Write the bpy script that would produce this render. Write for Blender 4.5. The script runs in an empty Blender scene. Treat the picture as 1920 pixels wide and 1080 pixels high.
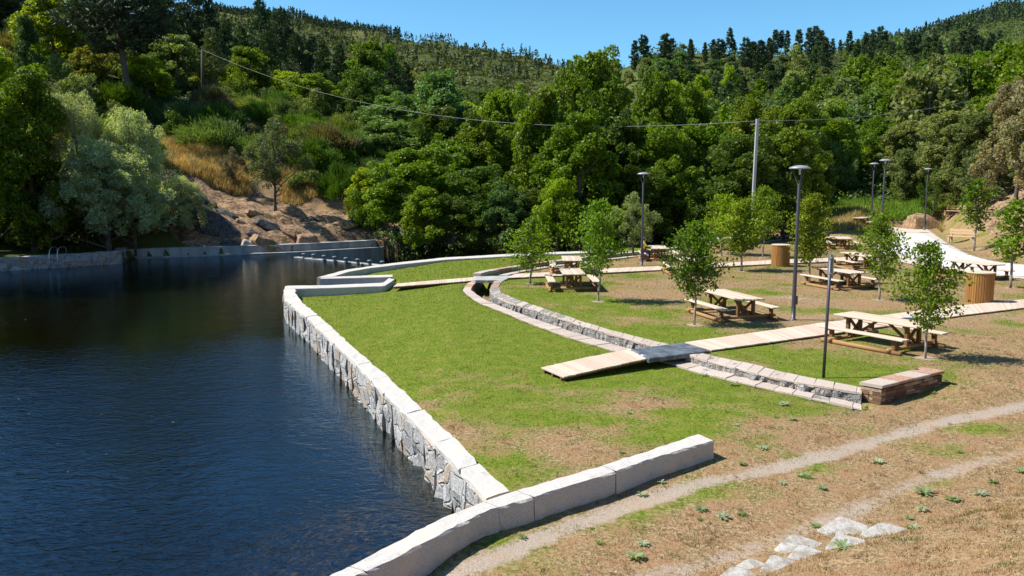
import bpy, bmesh, math, random
import numpy as np
from mathutils import Vector, noise as mnoise

S = bpy.context.scene
R = math.radians
# ------------------------------------------------------------------ camera
F, CAMH, PITCH = 1550.0, 4.9, R(7.53)
cam_d = bpy.data.cameras.new('camera'); cam = bpy.data.objects.new('camera', cam_d)
S.collection.objects.link(cam); S.camera = cam
cam_d.sensor_width = 36; cam_d.lens = F / 1920 * 36
cam_d.clip_start = 0.1; cam_d.clip_end = 6000
cam.location = (0, 0, CAMH); cam.rotation_euler = (R(90) - PITCH, 0, 0)
# ------------------------------------------------------------------ world, sun, exposure
SUN_EL, SUN_AZ = R(52), math.atan2(-1.0, 0.05)      # azimuth of the sun measured from +Y towards +X
wd = bpy.data.worlds.new('World'); S.world = wd; wd.use_nodes = True
wn = wd.node_tree; bg = wn.nodes['Background']
sky = wn.nodes.new('ShaderNodeTexSky'); sky.sky_type = 'NISHITA'; sky.sun_disc = False
sky.sun_elevation = SUN_EL; sky.sun_rotation = SUN_AZ
sky.air_density = 1.0; sky.dust_density = 0.25; sky.ozone_density = 2.2; sky.altitude = 500
mixc = wn.nodes.new('ShaderNodeMix'); mixc.data_type = 'RGBA'; mixc.blend_type = 'MULTIPLY'; mixc.inputs[0].default_value = 1
wn.links.new(sky.outputs[0], mixc.inputs[6]); mixc.inputs[7].default_value = (.78, 1.32, 1.52, 1); wn.links.new(mixc.outputs[2], bg.inputs[0]); bg.inputs[1].default_value = 0.068
sl = bpy.data.lights.new('sun', 'SUN'); sun = bpy.data.objects.new('sun', sl); S.collection.objects.link(sun)
sl.energy = 5.0; sl.angle = R(0.53); sl.color = (1.0, 0.95, 0.86)
sd = Vector((math.sin(SUN_AZ) * math.cos(SUN_EL), math.cos(SUN_AZ) * math.cos(SUN_EL), math.sin(SUN_EL)))
sun.rotation_euler = sd.to_track_quat('Z', 'Y').to_euler(); sun.location = (0, 0, 60)
S.view_settings.view_transform = 'Standard'; S.view_settings.look = 'None'
S.view_settings.gamma = 1; S.view_settings.exposure = 0.75
S.render.engine = 'CYCLES'
cy = S.cycles
cy.max_bounces = 5; cy.diffuse_bounces = 2; cy.glossy_bounces = 3; cy.transmission_bounces = 3
cy.transparent_max_bounces = 8; cy.caustics_reflective = False; cy.caustics_refractive = False
cy.use_denoising = True

# ------------------------------------------------------------------ projection helpers: a pixel of the photograph to a place
CP, SP = math.cos(PITCH), math.sin(PITCH)
def _ray(px, py):
    u, v = (px - 960) / F, (540 - py) / F
    return u, CP + v * SP, -SP + v * CP
def W(px, py, z=0.0):
    x, y, dz = _ray(px, py); t = (z - CAMH) / dz
    return (x * t, y * t, z)
def PD(px, py, D):
    x, y, dz = _ray(px, py); t = D / y
    return (x * t, D, CAMH + dz * t)
def W2(px, py, z=0.0):
    return np.array(W(px, py, z)[:2])
def WL(pts, z=0.0): return [W2(a, b, z) for a, b in pts]

# ------------------------------------------------------------------ object helpers
def link(o): S.collection.objects.link(o); return o
def tag(o, label=None, cat=None, group=None, kind=None):
    if label: o['label'] = label
    if cat: o['category'] = cat
    if group: o['group'] = group
    if kind: o['kind'] = kind
    return o
def empty(name, loc, rz=0, sc=1):
    o = bpy.data.objects.new(name, None); link(o); o.location = loc; o.rotation_euler = (0, 0, rz)
    o.scale = sc if hasattr(sc, '__len__') else (sc, sc, sc); o.empty_display_size = 0.2
    return o
def nmesh(name, V, Fc, smooth=False, col=None):
    """V (n,3) array; Fc list of arrays (m,k)"""
    V = np.asarray(V, dtype=np.float32)
    me = bpy.data.meshes.new(name)
    if not isinstance(Fc, list): Fc = [Fc]
    Fc = [np.asarray(f, dtype=np.int32) for f in Fc if len(f)]
    me.vertices.add(len(V)); me.vertices.foreach_set('co', V.ravel())
    tot = sum(f.size for f in Fc); n = sum(len(f) for f in Fc)
    me.loops.add(tot); me.polygons.add(n)
    me.loops.foreach_set('vertex_index', np.concatenate([f.ravel() for f in Fc]))
    st = []; s = 0
    for f in Fc:
        st.append(s + np.arange(len(f)) * f.shape[1]); s += f.size
    me.polygons.foreach_set('loop_start', np.concatenate(st).astype(np.int32))
    me.polygons.foreach_set('use_smooth', np.full(n, smooth))
    if col is not None:
        a = me.color_attributes.new('col', 'FLOAT_COLOR', 'POINT')
        c = np.ones((len(V), 4), np.float32); c[:, :col.shape[1]] = col
        a.data.foreach_set('color', c.ravel())
    me.update(calc_edges=True); me.validate()
    return me
class MB:
    """collects shapes, then becomes one mesh object"""
    def __init__(s): s.v = []; s.f3 = []; s.f4 = []; s.n = 0
    def add(s, V, quads=None, tris=None):
        V = np.asarray(V, float)
        if quads is not None and len(quads): s.f4.append(np.asarray(quads, int) + s.n)
        if tris is not None and len(tris): s.f3.append(np.asarray(tris, int) + s.n)
        s.v.append(V); s.n += len(V); return s
    def box(s, c, size, ax=None, bev=0.0):
        """oriented box: ax = 3x3 rows of axes; small chamfer on the long edges"""
        hx, hy, hz = np.array(size) / 2; b = min(bev, hx * .9, hy * .9, hz * .9)
        A = np.eye(3) if ax is None else np.array(ax)
        if b <= 0:
            P = [(x, y, z) for x in (-hx, hx) for y in (-hy, hy) for z in (-hz, hz)]
            Q = [(0, 1, 3, 2), (4, 6, 7, 5), (0, 4, 5, 1), (2, 3, 7, 6), (0, 2, 6, 4), (1, 5, 7, 3)]
            return s.add(np.array(P) @ A + np.array(c), Q)
        ring = [(-hy + b, -hz), (hy - b, -hz), (hy, -hz + b), (hy, hz - b), (hy - b, hz), (-hy + b, hz), (-hy, hz - b), (-hy, -hz + b)]
        P = [(x, y, z) for x in (-hx, hx) for (y, z) in ring]
        Q = [(i, (i + 1) % 8, 8 + (i + 1) % 8, 8 + i) for i in range(8)]
        Q += [(7, 2, 1, 0), (6, 3, 2, 7), (5, 4, 3, 6), (8, 9, 10, 15), (15, 10, 11, 14), (14, 11, 12, 13)]
        return s.add(np.array(P) @ A + np.array(c), Q)
    def bar(s, p, q, w, h, bev=0.008, up=(0, 0, 1)):
        p = np.array(p, float); q = np.array(q, float); d = q - p; L = np.linalg.norm(d); d = d / L
        u = np.array(up, float)
        if abs(d @ u) > .95: u = np.array((1., 0, 0))
        y = np.cross(u, d); y /= np.linalg.norm(y); z = np.cross(d, y)
        return s.box((p + q) / 2, (L, w, h), (d, y, z), bev)
    def tube(s, pts, rad, n=8, cap=True):
        pts = np.array(pts, float); m = len(pts); rad = np.full(m, rad, float) if np.isscalar(rad) else np.array(rad, float)
        T = np.gradient(pts, axis=0); T /= np.linalg.norm(T, axis=1)[:, None] + 1e-9
        ref = np.array((0, 0, 1.)) if abs(T[0][2]) < .9 else np.array((1., 0, 0))
        V = []
        for i in range(m):
            a = np.cross(T[i], ref); a /= np.linalg.norm(a) + 1e-9; b = np.cross(T[i], a)
            an = np.arange(n) * 2 * np.pi / n
            V.append(pts[i] + rad[i] * (np.cos(an)[:, None] * a + np.sin(an)[:, None] * b))
        V = np.concatenate(V); j = np.arange(n); k = (j + 1) % n; Q = []
        for i in range(m - 1): Q.append(np.stack([i * n + j, i * n + k, (i + 1) * n + k, (i + 1) * n + j], 1))
        base = len(V); T3 = None
        if cap:
            V = np.concatenate([V, pts[:1], pts[-1:]])
            T3 = np.concatenate([np.stack([k, j, np.full(n, base)], 1), np.stack([(m - 1) * n + j, (m - 1) * n + k, np.full(n, base + 1)], 1)])
        return s.add(V, np.concatenate(Q), T3)
    def lathe(s, prof, c=(0, 0, 0), n=20, sx=1, sy=1):
        prof = np.array(prof, float); an = np.arange(n) * 2 * np.pi / n
        V = np.concatenate([np.stack([r * np.cos(an) * sx, r * np.sin(an) * sy, np.full(n, z)], 1) for r, z in prof]) + np.array(c)
        j = np.arange(n); k = (j + 1) % n
        Q = np.concatenate([np.stack([i * n + j, i * n + k, (i + 1) * n + k, (i + 1) * n + j], 1) for i in range(len(prof) - 1)])
        return s.add(V, Q)
    def mesh(s, name, smooth=False, col=None):
        return nmesh(name, np.concatenate(s.v), [np.concatenate(s.f4) if s.f4 else [], np.concatenate(s.f3) if s.f3 else []], smooth, col)
    def build(s, name, mat, parent=None, smooth=False):
        return obj(name, s.mesh(name, smooth), mat, parent)
def obj(name, me, mat, parent=None):
    o = link(bpy.data.objects.new(name, me))
    if mat is not None and not me.materials: me.materials.append(mat)
    if parent is not None: o.parent = parent
    return o
def copy_tree(o, parent=None):
    c = o.copy(); link(c); c.parent = parent
    for ch in o.children: copy_tree(ch, c)
    return c

# ------------------------------------------------------------------ materials
class M:
    def __init__(s, name, rough=.8, spec=.3):
        s.m = bpy.data.materials.new(name); s.m.use_nodes = True; s.t = s.m.node_tree
        s.b = s.t.nodes['Principled BSDF']; s.b.inputs['Roughness'].default_value = rough
        s.b.inputs['Specular IOR Level'].default_value = spec; s.out = s.t.nodes['Material Output']
    def n(s, typ, **kw):
        nd = s.t.nodes.new('ShaderNode' + typ)
        for k, v in kw.items():
            if k.startswith('i_'):
                key = k[2:]; key = int(key) if key.isdigit() else key.replace('_', ' ')
                sock = nd.inputs[key]
                if hasattr(v, 'is_linked') or isinstance(v, bpy.types.NodeSocket): s.t.links.new(v, sock)
                else: sock.default_value = v
            else: setattr(nd, k, v)
        return nd
    def l(s, a, b): s.t.links.new(a, b)
    def pos(s):
        if not hasattr(s, '_p'): s._p = s.n('NewGeometry').outputs['Position']
        return s._p
    def oc(s):
        if not hasattr(s, '_o'): s._o = s.n('TexCoord').outputs['Object']
        return s._o
    def noise(s, scale, detail=4, rough=.55, vec=None, out=0, dist=0):
        nd = s.n('TexNoise', i_Scale=scale, i_Detail=detail, i_Roughness=rough, i_Distortion=dist)
        s.l(vec if vec is not None else s.pos(), nd.inputs['Vector']); return nd.outputs[out]
    def math(s, op, a, b=0.0, c=None, clamp=False):
        nd = s.t.nodes.new('ShaderNodeMath'); nd.operation = op; nd.use_clamp = clamp
        for i, v in enumerate((a, b) if c is None else (a, b, c)):
            if isinstance(v, (int, float)): nd.inputs[i].default_value = v
            else: s.l(v, nd.inputs[i])
        return nd.outputs[0]
    def step(s, v, lo, hi):
        nd = s.n('MapRange', interpolation_type='SMOOTHSTEP'); s.l(v, nd.inputs[0])
        nd.inputs[1].default_value = lo; nd.inputs[2].default_value = hi; return nd.outputs[0]
    def mix(s, f, a, b, mode='MIX'):
        nd = s.t.nodes.new('ShaderNodeMix'); nd.data_type = 'RGBA'; nd.blend_type = mode
        for sk, v in ((0, f), (6, a), (7, b)):
            if isinstance(v, (int, float)): nd.inputs[sk].default_value = v
            elif isinstance(v, tuple): nd.inputs[sk].default_value = (*v, 1)
            else: s.l(v, nd.inputs[sk])
        return nd.outputs[2]
    def map(s, sc, vec=None):
        nd = s.n('Mapping'); nd.inputs['Scale'].default_value = sc
        s.l(vec if vec is not None else s.pos(), nd.inputs['Vector']); return nd.outputs[0]
    def attr(s, name):
        return s.n('Attribute', attribute_name=name)
    def bump(s, h, dist=.02, strength=.6, normal=None):
        nd = s.n('Bump', i_Distance=dist, i_Strength=strength); s.l(h, nd.inputs['Height'])
        if normal is not None: s.l(normal, nd.inputs['Normal'])
        return nd.outputs[0]
    def done(s, col=None, normal=None):
        if col is not None:
            if isinstance(col, tuple): s.b.inputs['Base Color'].default_value = (*col, 1)
            else: s.l(col, s.b.inputs['Base Color'])
        if normal is not None: s.l(normal, s.b.inputs['Normal'])
        return s.m

def granite():
    m = M('pale_granite', .85)
    sp = m.noise(60, 3, .7); bl = m.noise(1.3, 4); st = m.noise(6, 4)
    c = m.mix(m.step(sp, .35, .7), (.38, .345, .315), (.57, .54, .505))
    c = m.mix(m.step(bl, .5, .75), c, (.60, .50, .40))
    c = m.mix(m.math('MULTIPLY', m.step(st, .62, .75), .5), c, (.25, .24, .22))
    return m.done(c, m.bump(m.noise(22, 6, .7), .02, .5))
def rubble(name='rubble_stone', sc=1.9, zs=1.35, cols=((.36, .355, .35), (.50, .49, .48), (.42, .32, .23)), crack=.028, ck=.42):
    m = M(name, .9)
    wob = m.n('Mixed') if False else None
    nz = m.noise(2.0, 3, .5, out=1)
    v = m.n('VectorMath', operation='MULTIPLY_ADD'); m.l(nz, v.inputs[0]); v.inputs[1].default_value = (.16, .16, .16); m.l(m.map((1, 1, zs)), v.inputs[2])
    vo = m.n('TexVoronoi', distance='CHEBYCHEV', i_Scale=sc); m.l(v.outputs[0], vo.inputs['Vector'])
    v2 = m.n('TexVoronoi', distance='CHEBYCHEV', feature='F2', i_Scale=sc); m.l(v.outputs[0], v2.inputs['Vector'])
    edge = m.math('SUBTRACT', v2.outputs['Distance'], vo.outputs['Distance'])
    sep = m.n('SeparateColor'); m.l(vo.outputs['Color'], sep.inputs[0])
    c = m.mix(sep.outputs[0], cols[0], cols[1])
    c = m.mix(m.step(sep.outputs[1], .66, .8), c, cols[2])
    c = m.mix(m.step(m.noise(25, 5, .75), .3, .75), m.mix(.55, c, (.05, .05, .05)), m.mix(.25, c, (.8, .8, .8)))
    e = m.math('MULTIPLY', m.math('SUBTRACT', 1.0, m.step(edge, 0, crack)), m.step(m.noise(3, 3), .35, .6))
    c = m.mix(m.math('MULTIPLY', e, ck), c, (.06, .05, .045))
    h = m.math('ADD', m.step(edge, 0, .10), m.math('MULTIPLY', m.noise(14, 5, .7), .8))
    return m.done(c, m.bump(h, .05, .9))
def slate_wall():
    m = M('dry_laid_slate', .9)
    return m
def concrete():
    m = M('weathered_concrete', .85)
    st = m.noise(1.5, 5, .65, m.map((1, 1, .15))); 
    c = m.mix(m.step(st, .35, .7), (.25, .25, .25), (.42, .42, .41))
    c = m.mix(m.step(m.noise(.6, 3), .55, .7), c, (.34, .30, .26))
    return m.done(c, m.bump(m.noise(9, 5), .02, .3))
def wood(name, a, b, dark, ax=0, per=None):
    """boards or round timber; grain runs along the object's own axis"""
    m = M(name, .75)
    sc = [9, 9, 9]; sc[ax] = .8
    g = m.noise(3, 5, .7, m.map(tuple(sc), m.oc()), dist=.6)
    isl = m.n('NewGeometry').outputs['Random Per Island']
    c = m.mix(isl, a, b)
    c = m.mix(m.math('MULTIPLY', m.step(g, .5, .75), .55), c, dark)
    return m.done(c, m.bump(g, .006, .5))
def plain(name, c, rough=.5, metal=0, var=.15):
    m = M(name, rough, .5); m.b.inputs['Metallic'].default_value = metal
    n_ = m.noise(7, 4); 
    return m.done(m.mix(m.math('MULTIPLY', n_, var * 2), c, tuple(x * .45 for x in c)))
def leafmat(name, use_attr=False, gloss=.48, trans=.40, tint=(1.4, 1.5, .35)):
    m = M(name, gloss, .22)
    geo = m.n('NewGeometry'); isl = geo.outputs['Random Per Island']
    if use_attr: base = m.attr('col').outputs['Color']
    else: base = m.n('ObjectInfo').outputs['Color']
    cl = m.noise(.55, 2, .5); 
    v = m.math('ADD', m.math('MULTIPLY', cl, 1.1), m.math('MULTIPLY', isl, .55)); v = m.math('ADD', v, .18)
    vm = m.n('VectorMath', operation='SCALE'); m.l(base, vm.inputs[0]); m.l(v, vm.inputs['Scale'])
    c = m.mix(m.math('MULTIPLY', m.step(m.noise(.9, 1), .45, .7), .35), vm.outputs[0], m.mix(1.0, vm.outputs[0], (1.35, 1.05, .6), 'MULTIPLY'))
    m.l(c, m.b.inputs['Base Color'])
    tr = m.n('BsdfTranslucent'); m.l(m.mix(1.0, c, tint, 'MULTIPLY'), tr.inputs['Color'])
    mx = m.n('MixShader'); mx.inputs[0].default_value = trans
    m.l(m.b.outputs[0], mx.inputs[1]); m.l(tr.outputs[0], mx.inputs[2]); m.l(mx.outputs[0], m.out.inputs['Surface'])
    return m.m
def barkmat(name, a, b):
    m = M(name, .9); g = m.noise(6, 5, .7, m.map((3, 3, .7), m.oc()))
    return m.done(m.mix(m.step(g, .35, .65), a, b), m.bump(g, .03, .7))
def ground_mat():
    m = M('turf_and_soil', .95, .1)
    at = m.attr('col'); sep = m.n('SeparateColor'); m.l(at.outputs['Color'], sep.inputs[0])
    dry, dirt, hill, rock = sep.outputs[0], sep.outputs[1], sep.outputs[2], at.outputs['Alpha']
    n1 = m.noise(.45, 5, .6); n2 = m.noise(2.2, 5, .65); n3 = m.noise(14, 4, .7); n4 = m.noise(45, 3, .7)
    mixn = m.math('ADD', m.math('MULTIPLY', n1, .38), m.math('ADD', m.math('MULTIPLY', n2, .34), m.math('MULTIPLY', n3, .28)))
    green = m.mix(m.step(m.math('ADD', m.math('MULTIPLY', n3, .5), m.math('MULTIPLY', n4, .5)), .38, .62), (.045, .080, .006), (.165, .215, .018))
    green = m.mix(m.math('MULTIPLY', m.step(n2, .4, .7), .6), green, (.19, .185, .035))
    straw = m.mix(m.step(m.math('ADD', m.math('MULTIPLY', n3, .5), m.math('MULTIPLY', n4, .5)), .38, .62), (.12, .072, .035), (.40, .285, .16))
    straw = m.mix(m.math('MULTIPLY', m.step(n2, .42, .62), .7), straw, (.27, .155, .08))
    soil = m.mix(m.step(n4, .3, .7), (.25, .195, .15), (.41, .34, .275))
    soil = m.mix(m.step(m.noise(1.2, 4), .52, .72), soil, (.35, .25, .17))
    fd = m.step(m.math('ADD', mixn, dry), .88, 1.12)
    c = m.mix(fd, green, straw)
    fs = m.step(m.math('ADD', mixn, dirt), .95, 1.15)
    c = m.mix(fs, c, soil)
    scrub = m.mix(m.step(m.noise(.12, 6, .7), .42, .6), (.03, .045, .010), (.075, .085, .022))
    scrub = m.mix(m.step(m.noise(.02, 4), .5, .65), scrub, (.10, .105, .030))
    c = m.mix(hill, c, scrub)
    rk = m.mix(m.step(m.noise(3, 6, .75, m.map((1, 1, 2.5))), .38, .62), (.12, .075, .045), (.42, .275, .165))
    rk = m.mix(m.step(m.noise(1.1, 4, .6), .55, .7), rk, (.36, .24, .17)); rk = m.mix(m.step(m.noise(.7, 5, .7), .54, .60), rk, (.12, .09, .05))
    c = m.mix(m.step(m.math('ADD', mixn, rock), .85, 1.0), c, rk)
    h = m.math('ADD', m.math('MULTIPLY', n3, .6), m.math('MULTIPLY', n4, .4))
    b1 = m.bump(h, .05, .7)
    b2 = m.n('Bump', i_Distance=.5); m.l(m.noise(1.6, 6, .75, m.map((1, 1, 2))), b2.inputs['Height']); m.l(m.math('MULTIPLY', rock, .9, clamp=True), b2.inputs['Strength']); m.l(b1, b2.inputs['Normal'])
    return m.done(c, b2.outputs[0])
def water_mat():
    m = M('pool_water', .05)
    big = m.step(m.noise(.10, 2, .5), .32, .62)
    r1 = m.noise(2.6, 3, .6, m.map((1, 1.5, 1)), dist=.8); r2 = m.noise(7.5, 3, .6, m.map((.8, 1.4, 1)), dist=.5)
    r0 = m.noise(.9, 2, .5)
    h = m.math('ADD', m.math('MULTIPLY', r1, .6), m.math('MULTIPLY', r2, .28)); h = m.math('ADD', h, m.math('MULTIPLY', r0, .5))
    dv = m.n('VectorMath', operation='DISTANCE'); m.l(m.pos(), dv.inputs[0]); dv.inputs[1].default_value = (-6, 13, -.8)
    wind = m.math('SUBTRACT', 1.0, m.step(dv.outputs['Value'], 5, 21))
    bn = m.n('Bump', i_Distance=.16); m.l(h, bn.inputs['Height']); m.l(m.math('ADD', m.math('MULTIPLY', m.math('ADD', m.math('MULTIPLY', wind, 1.3), .35), m.math('ADD', m.math('MULTIPLY', big, .16), .10)), .04), bn.inputs['Strength'])
    gl = m.n('BsdfGlossy', i_Roughness=.03); gl.inputs['Color'].default_value = (.66, .86, 1, 1)
    m.l(bn.outputs[0], gl.inputs['Normal'])
    tr = m.n('BsdfTransparent'); tr.inputs['Color'].default_value = (.42, .37, .22, 1)
    fr = m.n('Fresnel', i_IOR=1.60); m.l(bn.outputs[0], fr.inputs['Normal'])
    mx = m.n('MixShader'); m.l(fr.outputs[0], mx.inputs[0]); m.l(tr.outputs[0], mx.inputs[1]); m.l(gl.outputs[0], mx.inputs[2])
    m.l(mx.outputs[0], m.out.inputs['Surface']); return m.m
def bed_mat():
    m = M('pool_bed', .9)
    sep = m.n('SeparateXYZ'); m.l(m.pos(), sep.inputs[0])
    sh = m.step(sep.outputs[2], -2.15, -1.35)
    v = m.n('TexVoronoi', i_Scale=5.5); m.l(m.pos(), v.inputs['Vector'])
    deep = m.mix(m.noise(1.5, 4), (.006, .006, .004), (.022, .019, .009))
    peb = m.mix(m.step(v.outputs['Distance'], .1, .6), (.30, .23, .12), (.07, .055, .03))
    return m.done(m.mix(sh, deep, peb))
def slab_mat():
    m = M('dark_slate', .6, .5)
    c = m.mix(m.step(m.noise(3, 6, .7), .35, .65), (.045, .055, .07), (.13, .15, .175))
    c = m.mix(m.step(m.noise(2.1, 5, .6), .64, .68), c, (.45, .47, .48))
    return m.done(c, m.bump(m.noise(8, 5, .6), .02, .6))
def gravel_mat(name, a, b):
    m = M(name, .95, .1)
    c = m.mix(m.step(m.noise(30, 3, .7), .3, .7), a, b); c = m.mix(m.math('MULTIPLY', m.step(m.noise(.8, 4), .5, .7), .4), c, tuple(x * .8 for x in a))
    return m.done(c, m.bump(m.noise(40, 3), .01, .4))
def coping_brick():
    m = M('pinkish_coping_stone', .85)
    isl = m.n('NewGeometry').outputs['Random Per Island']
    c = m.mix(isl, (.37, .30, .25), (.44, .37, .32))
    c = m.mix(m.step(isl, .90, .92), c, (.34, .19, .13))
    c = m.mix(m.math('MULTIPLY', m.step(m.noise(12, 5, .7), .5, .75), .5), c, (.68, .62, .56))
    return m.done(c, m.bump(m.noise(16, 5, .7), .015, .5))
def slatestone():
    m = M('brown_slate_stone', .85)
    isl = m.n('NewGeometry').outputs['Random Per Island']
    c = m.mix(isl, (.10, .055, .035), (.30, .17, .10)); c = m.mix(m.step(isl, .75, .95), c, (.40, .30, .18))
    c = m.mix(m.math('MULTIPLY', m.step(m.noise(11, 5, .7), .45, .7), .55), c, (.07, .05, .04))
    return m.done(c, m.bump(m.noise(20, 5, .7), .02, .7))
def rockmat(name, a, b, moss=.0):
    m = M(name, .9)
    g = m.noise(4, 6, .75); c = m.mix(m.step(g, .35, .65), a, b)
    if moss: c = m.mix(m.math('MULTIPLY', m.step(m.noise(1.5, 4), .5, .62), moss), c, (.10, .09, .015))
    return m.done(c, m.bump(m.noise(6, 6, .7), .06, .7))

GRAN, RUB, CONC = granite(), rubble(), concrete()
CHAN = rubble('channel_masonry', 5.5, 1.8, ((.24, .22, .20), (.44, .41, .38), (.32, .24, .18)), .06, .45)
COPE, SLST, GROUND, WATER, BED, SLAB = coping_brick(), slatestone(), ground_mat(), water_mat(), bed_mat(), slab_mat()
DECK = wood('decking_boards', (.46, .35, .27), (.58, .46, .37), (.33, .24, .18), 1)
TABW = wood('sunbleached_table_planks', (.43, .33, .245), (.54, .44, .35), (.34, .23, .15), 0)
POSTW = wood('brown_treated_timber', (.14, .070, .030), (.20, .105, .045), (.06, .03, .016), 2)
LOGW = wood('round_log_timber', (.27, .15, .06), (.33, .19, .08), (.12, .06, .03), 0)
SLATW = wood('orange_brown_slats', (.27, .125, .032), (.36, .18, .055), (.10, .045, .018), 2)
BENCHW = wood('pale_bench_timber', (.46, .30, .17), (.54, .37, .22), (.28, .17, .09), 0)
METAL = plain('dark_grey_painted_steel', (.075, .075, .095), .45, .3)
CAPM = plain('light_grey_lamp_housing', (.30, .32, .36), .4, .2)
GLASSM = plain('lamp_glass', (.55, .57, .58), .15)
STEEL = plain('galvanised_steel', (.55, .57, .60), .3, .8)
POLEC = plain('pale_concrete_pole', (.40, .40, .41), .85)
POLEW = barkmat('dark_wooden_pole', (.05, .035, .025), (.10, .075, .055))
WIREM = plain('aluminium_cable', (.28, .29, .28), .6)
LEAF = leafmat('foliage_leaf'); LEAFA = leafmat('foliage_leaf_patchy', True, .6, .3)
NEEDLE = leafmat('pine_needles', False, .6, .12, (1.0, 1.2, .6))
BARK = barkmat('tree_bark', (.055, .043, .033), (.15, .125, .10)); BARKP = barkmat('pine_bark', (.06, .04, .03), (.15, .10, .075))
BARKW = barkmat('birch_bark', (.16, .12, .10), (.50, .44, .40))
BLADE = leafmat('grass_blade', True, .7, .3, (1.1, 1.15, .6))
LOOSE = rockmat('dark_schist', (.025, .024, .028), (.12, .115, .12), .3); PALE = rockmat('pale_flat_stone', (.25, .215, .175), (.44, .42, .39))  # schist tone darkened to carry the willow's shade over the slab
EARTHR = rockmat('brown_earthy_rock', (.14, .085, .05), (.40, .25, .15), .5)

# ------------------------------------------------------------------ terrain
def inpoly(X, Y, P):
    P = np.asarray(P); c = np.zeros(X.shape, bool); n = len(P); j = n - 1
    for i in range(n):
        xi, yi = P[i]; xj, yj = P[j]
        with np.errstate(divide='ignore', invalid='ignore'):
            t = ((yi > Y) != (yj > Y)) & (X < (xj - xi) * (Y - yi) / (yj - yi + 1e-12) + xi)
        c ^= t; j = i
    return c
def pdist(X, Y, P):
    P = np.asarray(P); d = np.full(X.shape, 1e9)
    for a, b in zip(P[:-1], P[1:]):
        ab = b - a; t = np.clip(((X - a[0]) * ab[0] + (Y - a[1]) * ab[1]) / (ab @ ab + 1e-12), 0, 1)
        d = np.minimum(d, np.hypot(X - a[0] - t * ab[0], Y - a[1] - t * ab[1]))
    return d
def sstep(x, a, b):
    t = np.clip((x - a) / (b - a), 0, 1); return t * t * (3 - 2 * t)
_rt = np.random.default_rng(5)
_ph = _rt.uniform(0, 6.28, (6, 24)); _dr = _rt.uniform(0, 6.28, (6, 24))
def fbm(X, Y, s, seed=0):
    """cheap smooth noise, about -1..1, feature size s metres"""
    r = np.zeros_like(X); k = 2 * np.pi / s
    for i in range(8):
        f = k * (.6 + .12 * i); a = _dr[seed, i]
        r += np.sin(f * (X * np.cos(a) + Y * np.sin(a)) + _ph[seed, i] + 1.3 * np.sin(f * .5 * (X * np.sin(a) - Y * np.cos(a)) + _ph[seed, i + 8]))
    return r / 4
# profiles: at the azimuth of a column of the photograph, (distance, height) or (distance, 'row')
ZP = {
 -900: [(30, 0), (40, 3), (60, 12), (100, 34), (300, 90), (900, 150)],
 -400: [(45, 0), (52, 1.5), (60, 6), (75, 14), (100, 26), (150, 42), (300, 80), (900, 150), (1500, 130)],
 0: [(50, 0), (56, .2), (62, 3), (75, 10), (100, 21), (150, 34), (250, 55), (900, 140), (1500, 120)],
 200: [(55, -.1), (59, .2), (64, 3.5), (75, 9), (95, 17), (130, 26), (250, 48), (900, 160), (1500, 130)],
 330: [(60, -.2), (63, 1.5), (68, 4.2), (75, 6.2), (90, 12.5), (130, 22), (220, 38), (400, 62), (900, 170), (1500, 130)],
 420: [(62, -.2), (65, 1.6), (70, 3), (72, 3.2), (73.5, 5), (90, 12.2), (110, 15.5), (130, 20), (200, 33), (400, 65), (900, '22'), (1500, 150)],
 550: [(64, -.3), (67, .8), (70, 2.0), (74, 2.6), (75.5, 4), (84, 8.4), (95, 11.5), (130, 16), (200, 27), (400, 62), (900, '36'), (1500, 150)],
 700: [(68, -.2), (72, .8), (76, 1.8), (80, 3.5), (90, 7.5), (110, 10), (150, 14), (200, 21), (400, 50), (900, '62'), (1500, 130)],
 850: [(58, 0), (72, 0), (80, .5), (100, 3), (150, 8), (250, 20), (400, 45), (900, '88'), (1500, 120)],
 1000: [(60, 0), (100, 1), (150, 4), (250, 14), (400, 38), (900, '106'), (1500, 110)],
 1120: [(60, 0), (100, 1), (150, 6), (220, 18), (300, 40), (420, '112'), (900, 95), (1500, 110)],
 1200: [(60, 0), (100, 1), (150, 6), (220, 22), (300, '112'), (500, 50), (1000, 90), (1500, 120)],
 1350: [(65, 0), (100, 1), (150, 8), (220, 24), (300, '106'), (500, 50), (1000, 90), (1500, 120)],
 1500: [(30, 0), (66, 0), (72, .1), (100, 2), (150, 9), (220, 22), (300, '104'), (500, 60), (1000, 120), (1500, 150)],
 1600: [(30, 0), (60, 0), (66, .1), (75, 1.2), (90, 2.5), (120, 6.5), (160, 13), (220, 24), (300, '106'), (500, 80), (1000, 150), (1500, '110')],
 1680: [(45, 0), (74, .1), (84, 1.5), (95, 3.5), (120, 8.5), (160, 15), (220, 26), (300, '104'), (500, 80), (1000, 160), (1500, '88')],
 1760: [(40, 0), (73, .1), (80, 1.4), (90, 3.4), (105, 7), (150, 15), (220, 27), (300, '104'), (500, 75), (1000, 180), (1500, '62')],
 1850: [(36, 0), (50, .1), (57, .7), (66, 2.2), (80, 5), (100, 9.3), (150, 17), (220, 26), (320, '108'), (500, 70), (1000, 200), (1500, '44')],
 1960: [(30, 0), (42, .1), (49, .9), (58, 2.9), (70, 5.4), (100, 10.5), (150, 17.5), (200, 25), (300, 40), (500, 70), (1000, 200), (1500, '20')],
 2500: [(22, 0), (30, .6), (38, 2), (60, 8), (100, 18), (200, 40), (500, 100), (1500, 330)],
}
_k = sorted(ZP); _U = np.array([(k - 960) / F / CP for k in _k])
def _zz(k, D, v): return PD(k, float(v), D)[2] if isinstance(v, str) else v
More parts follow.
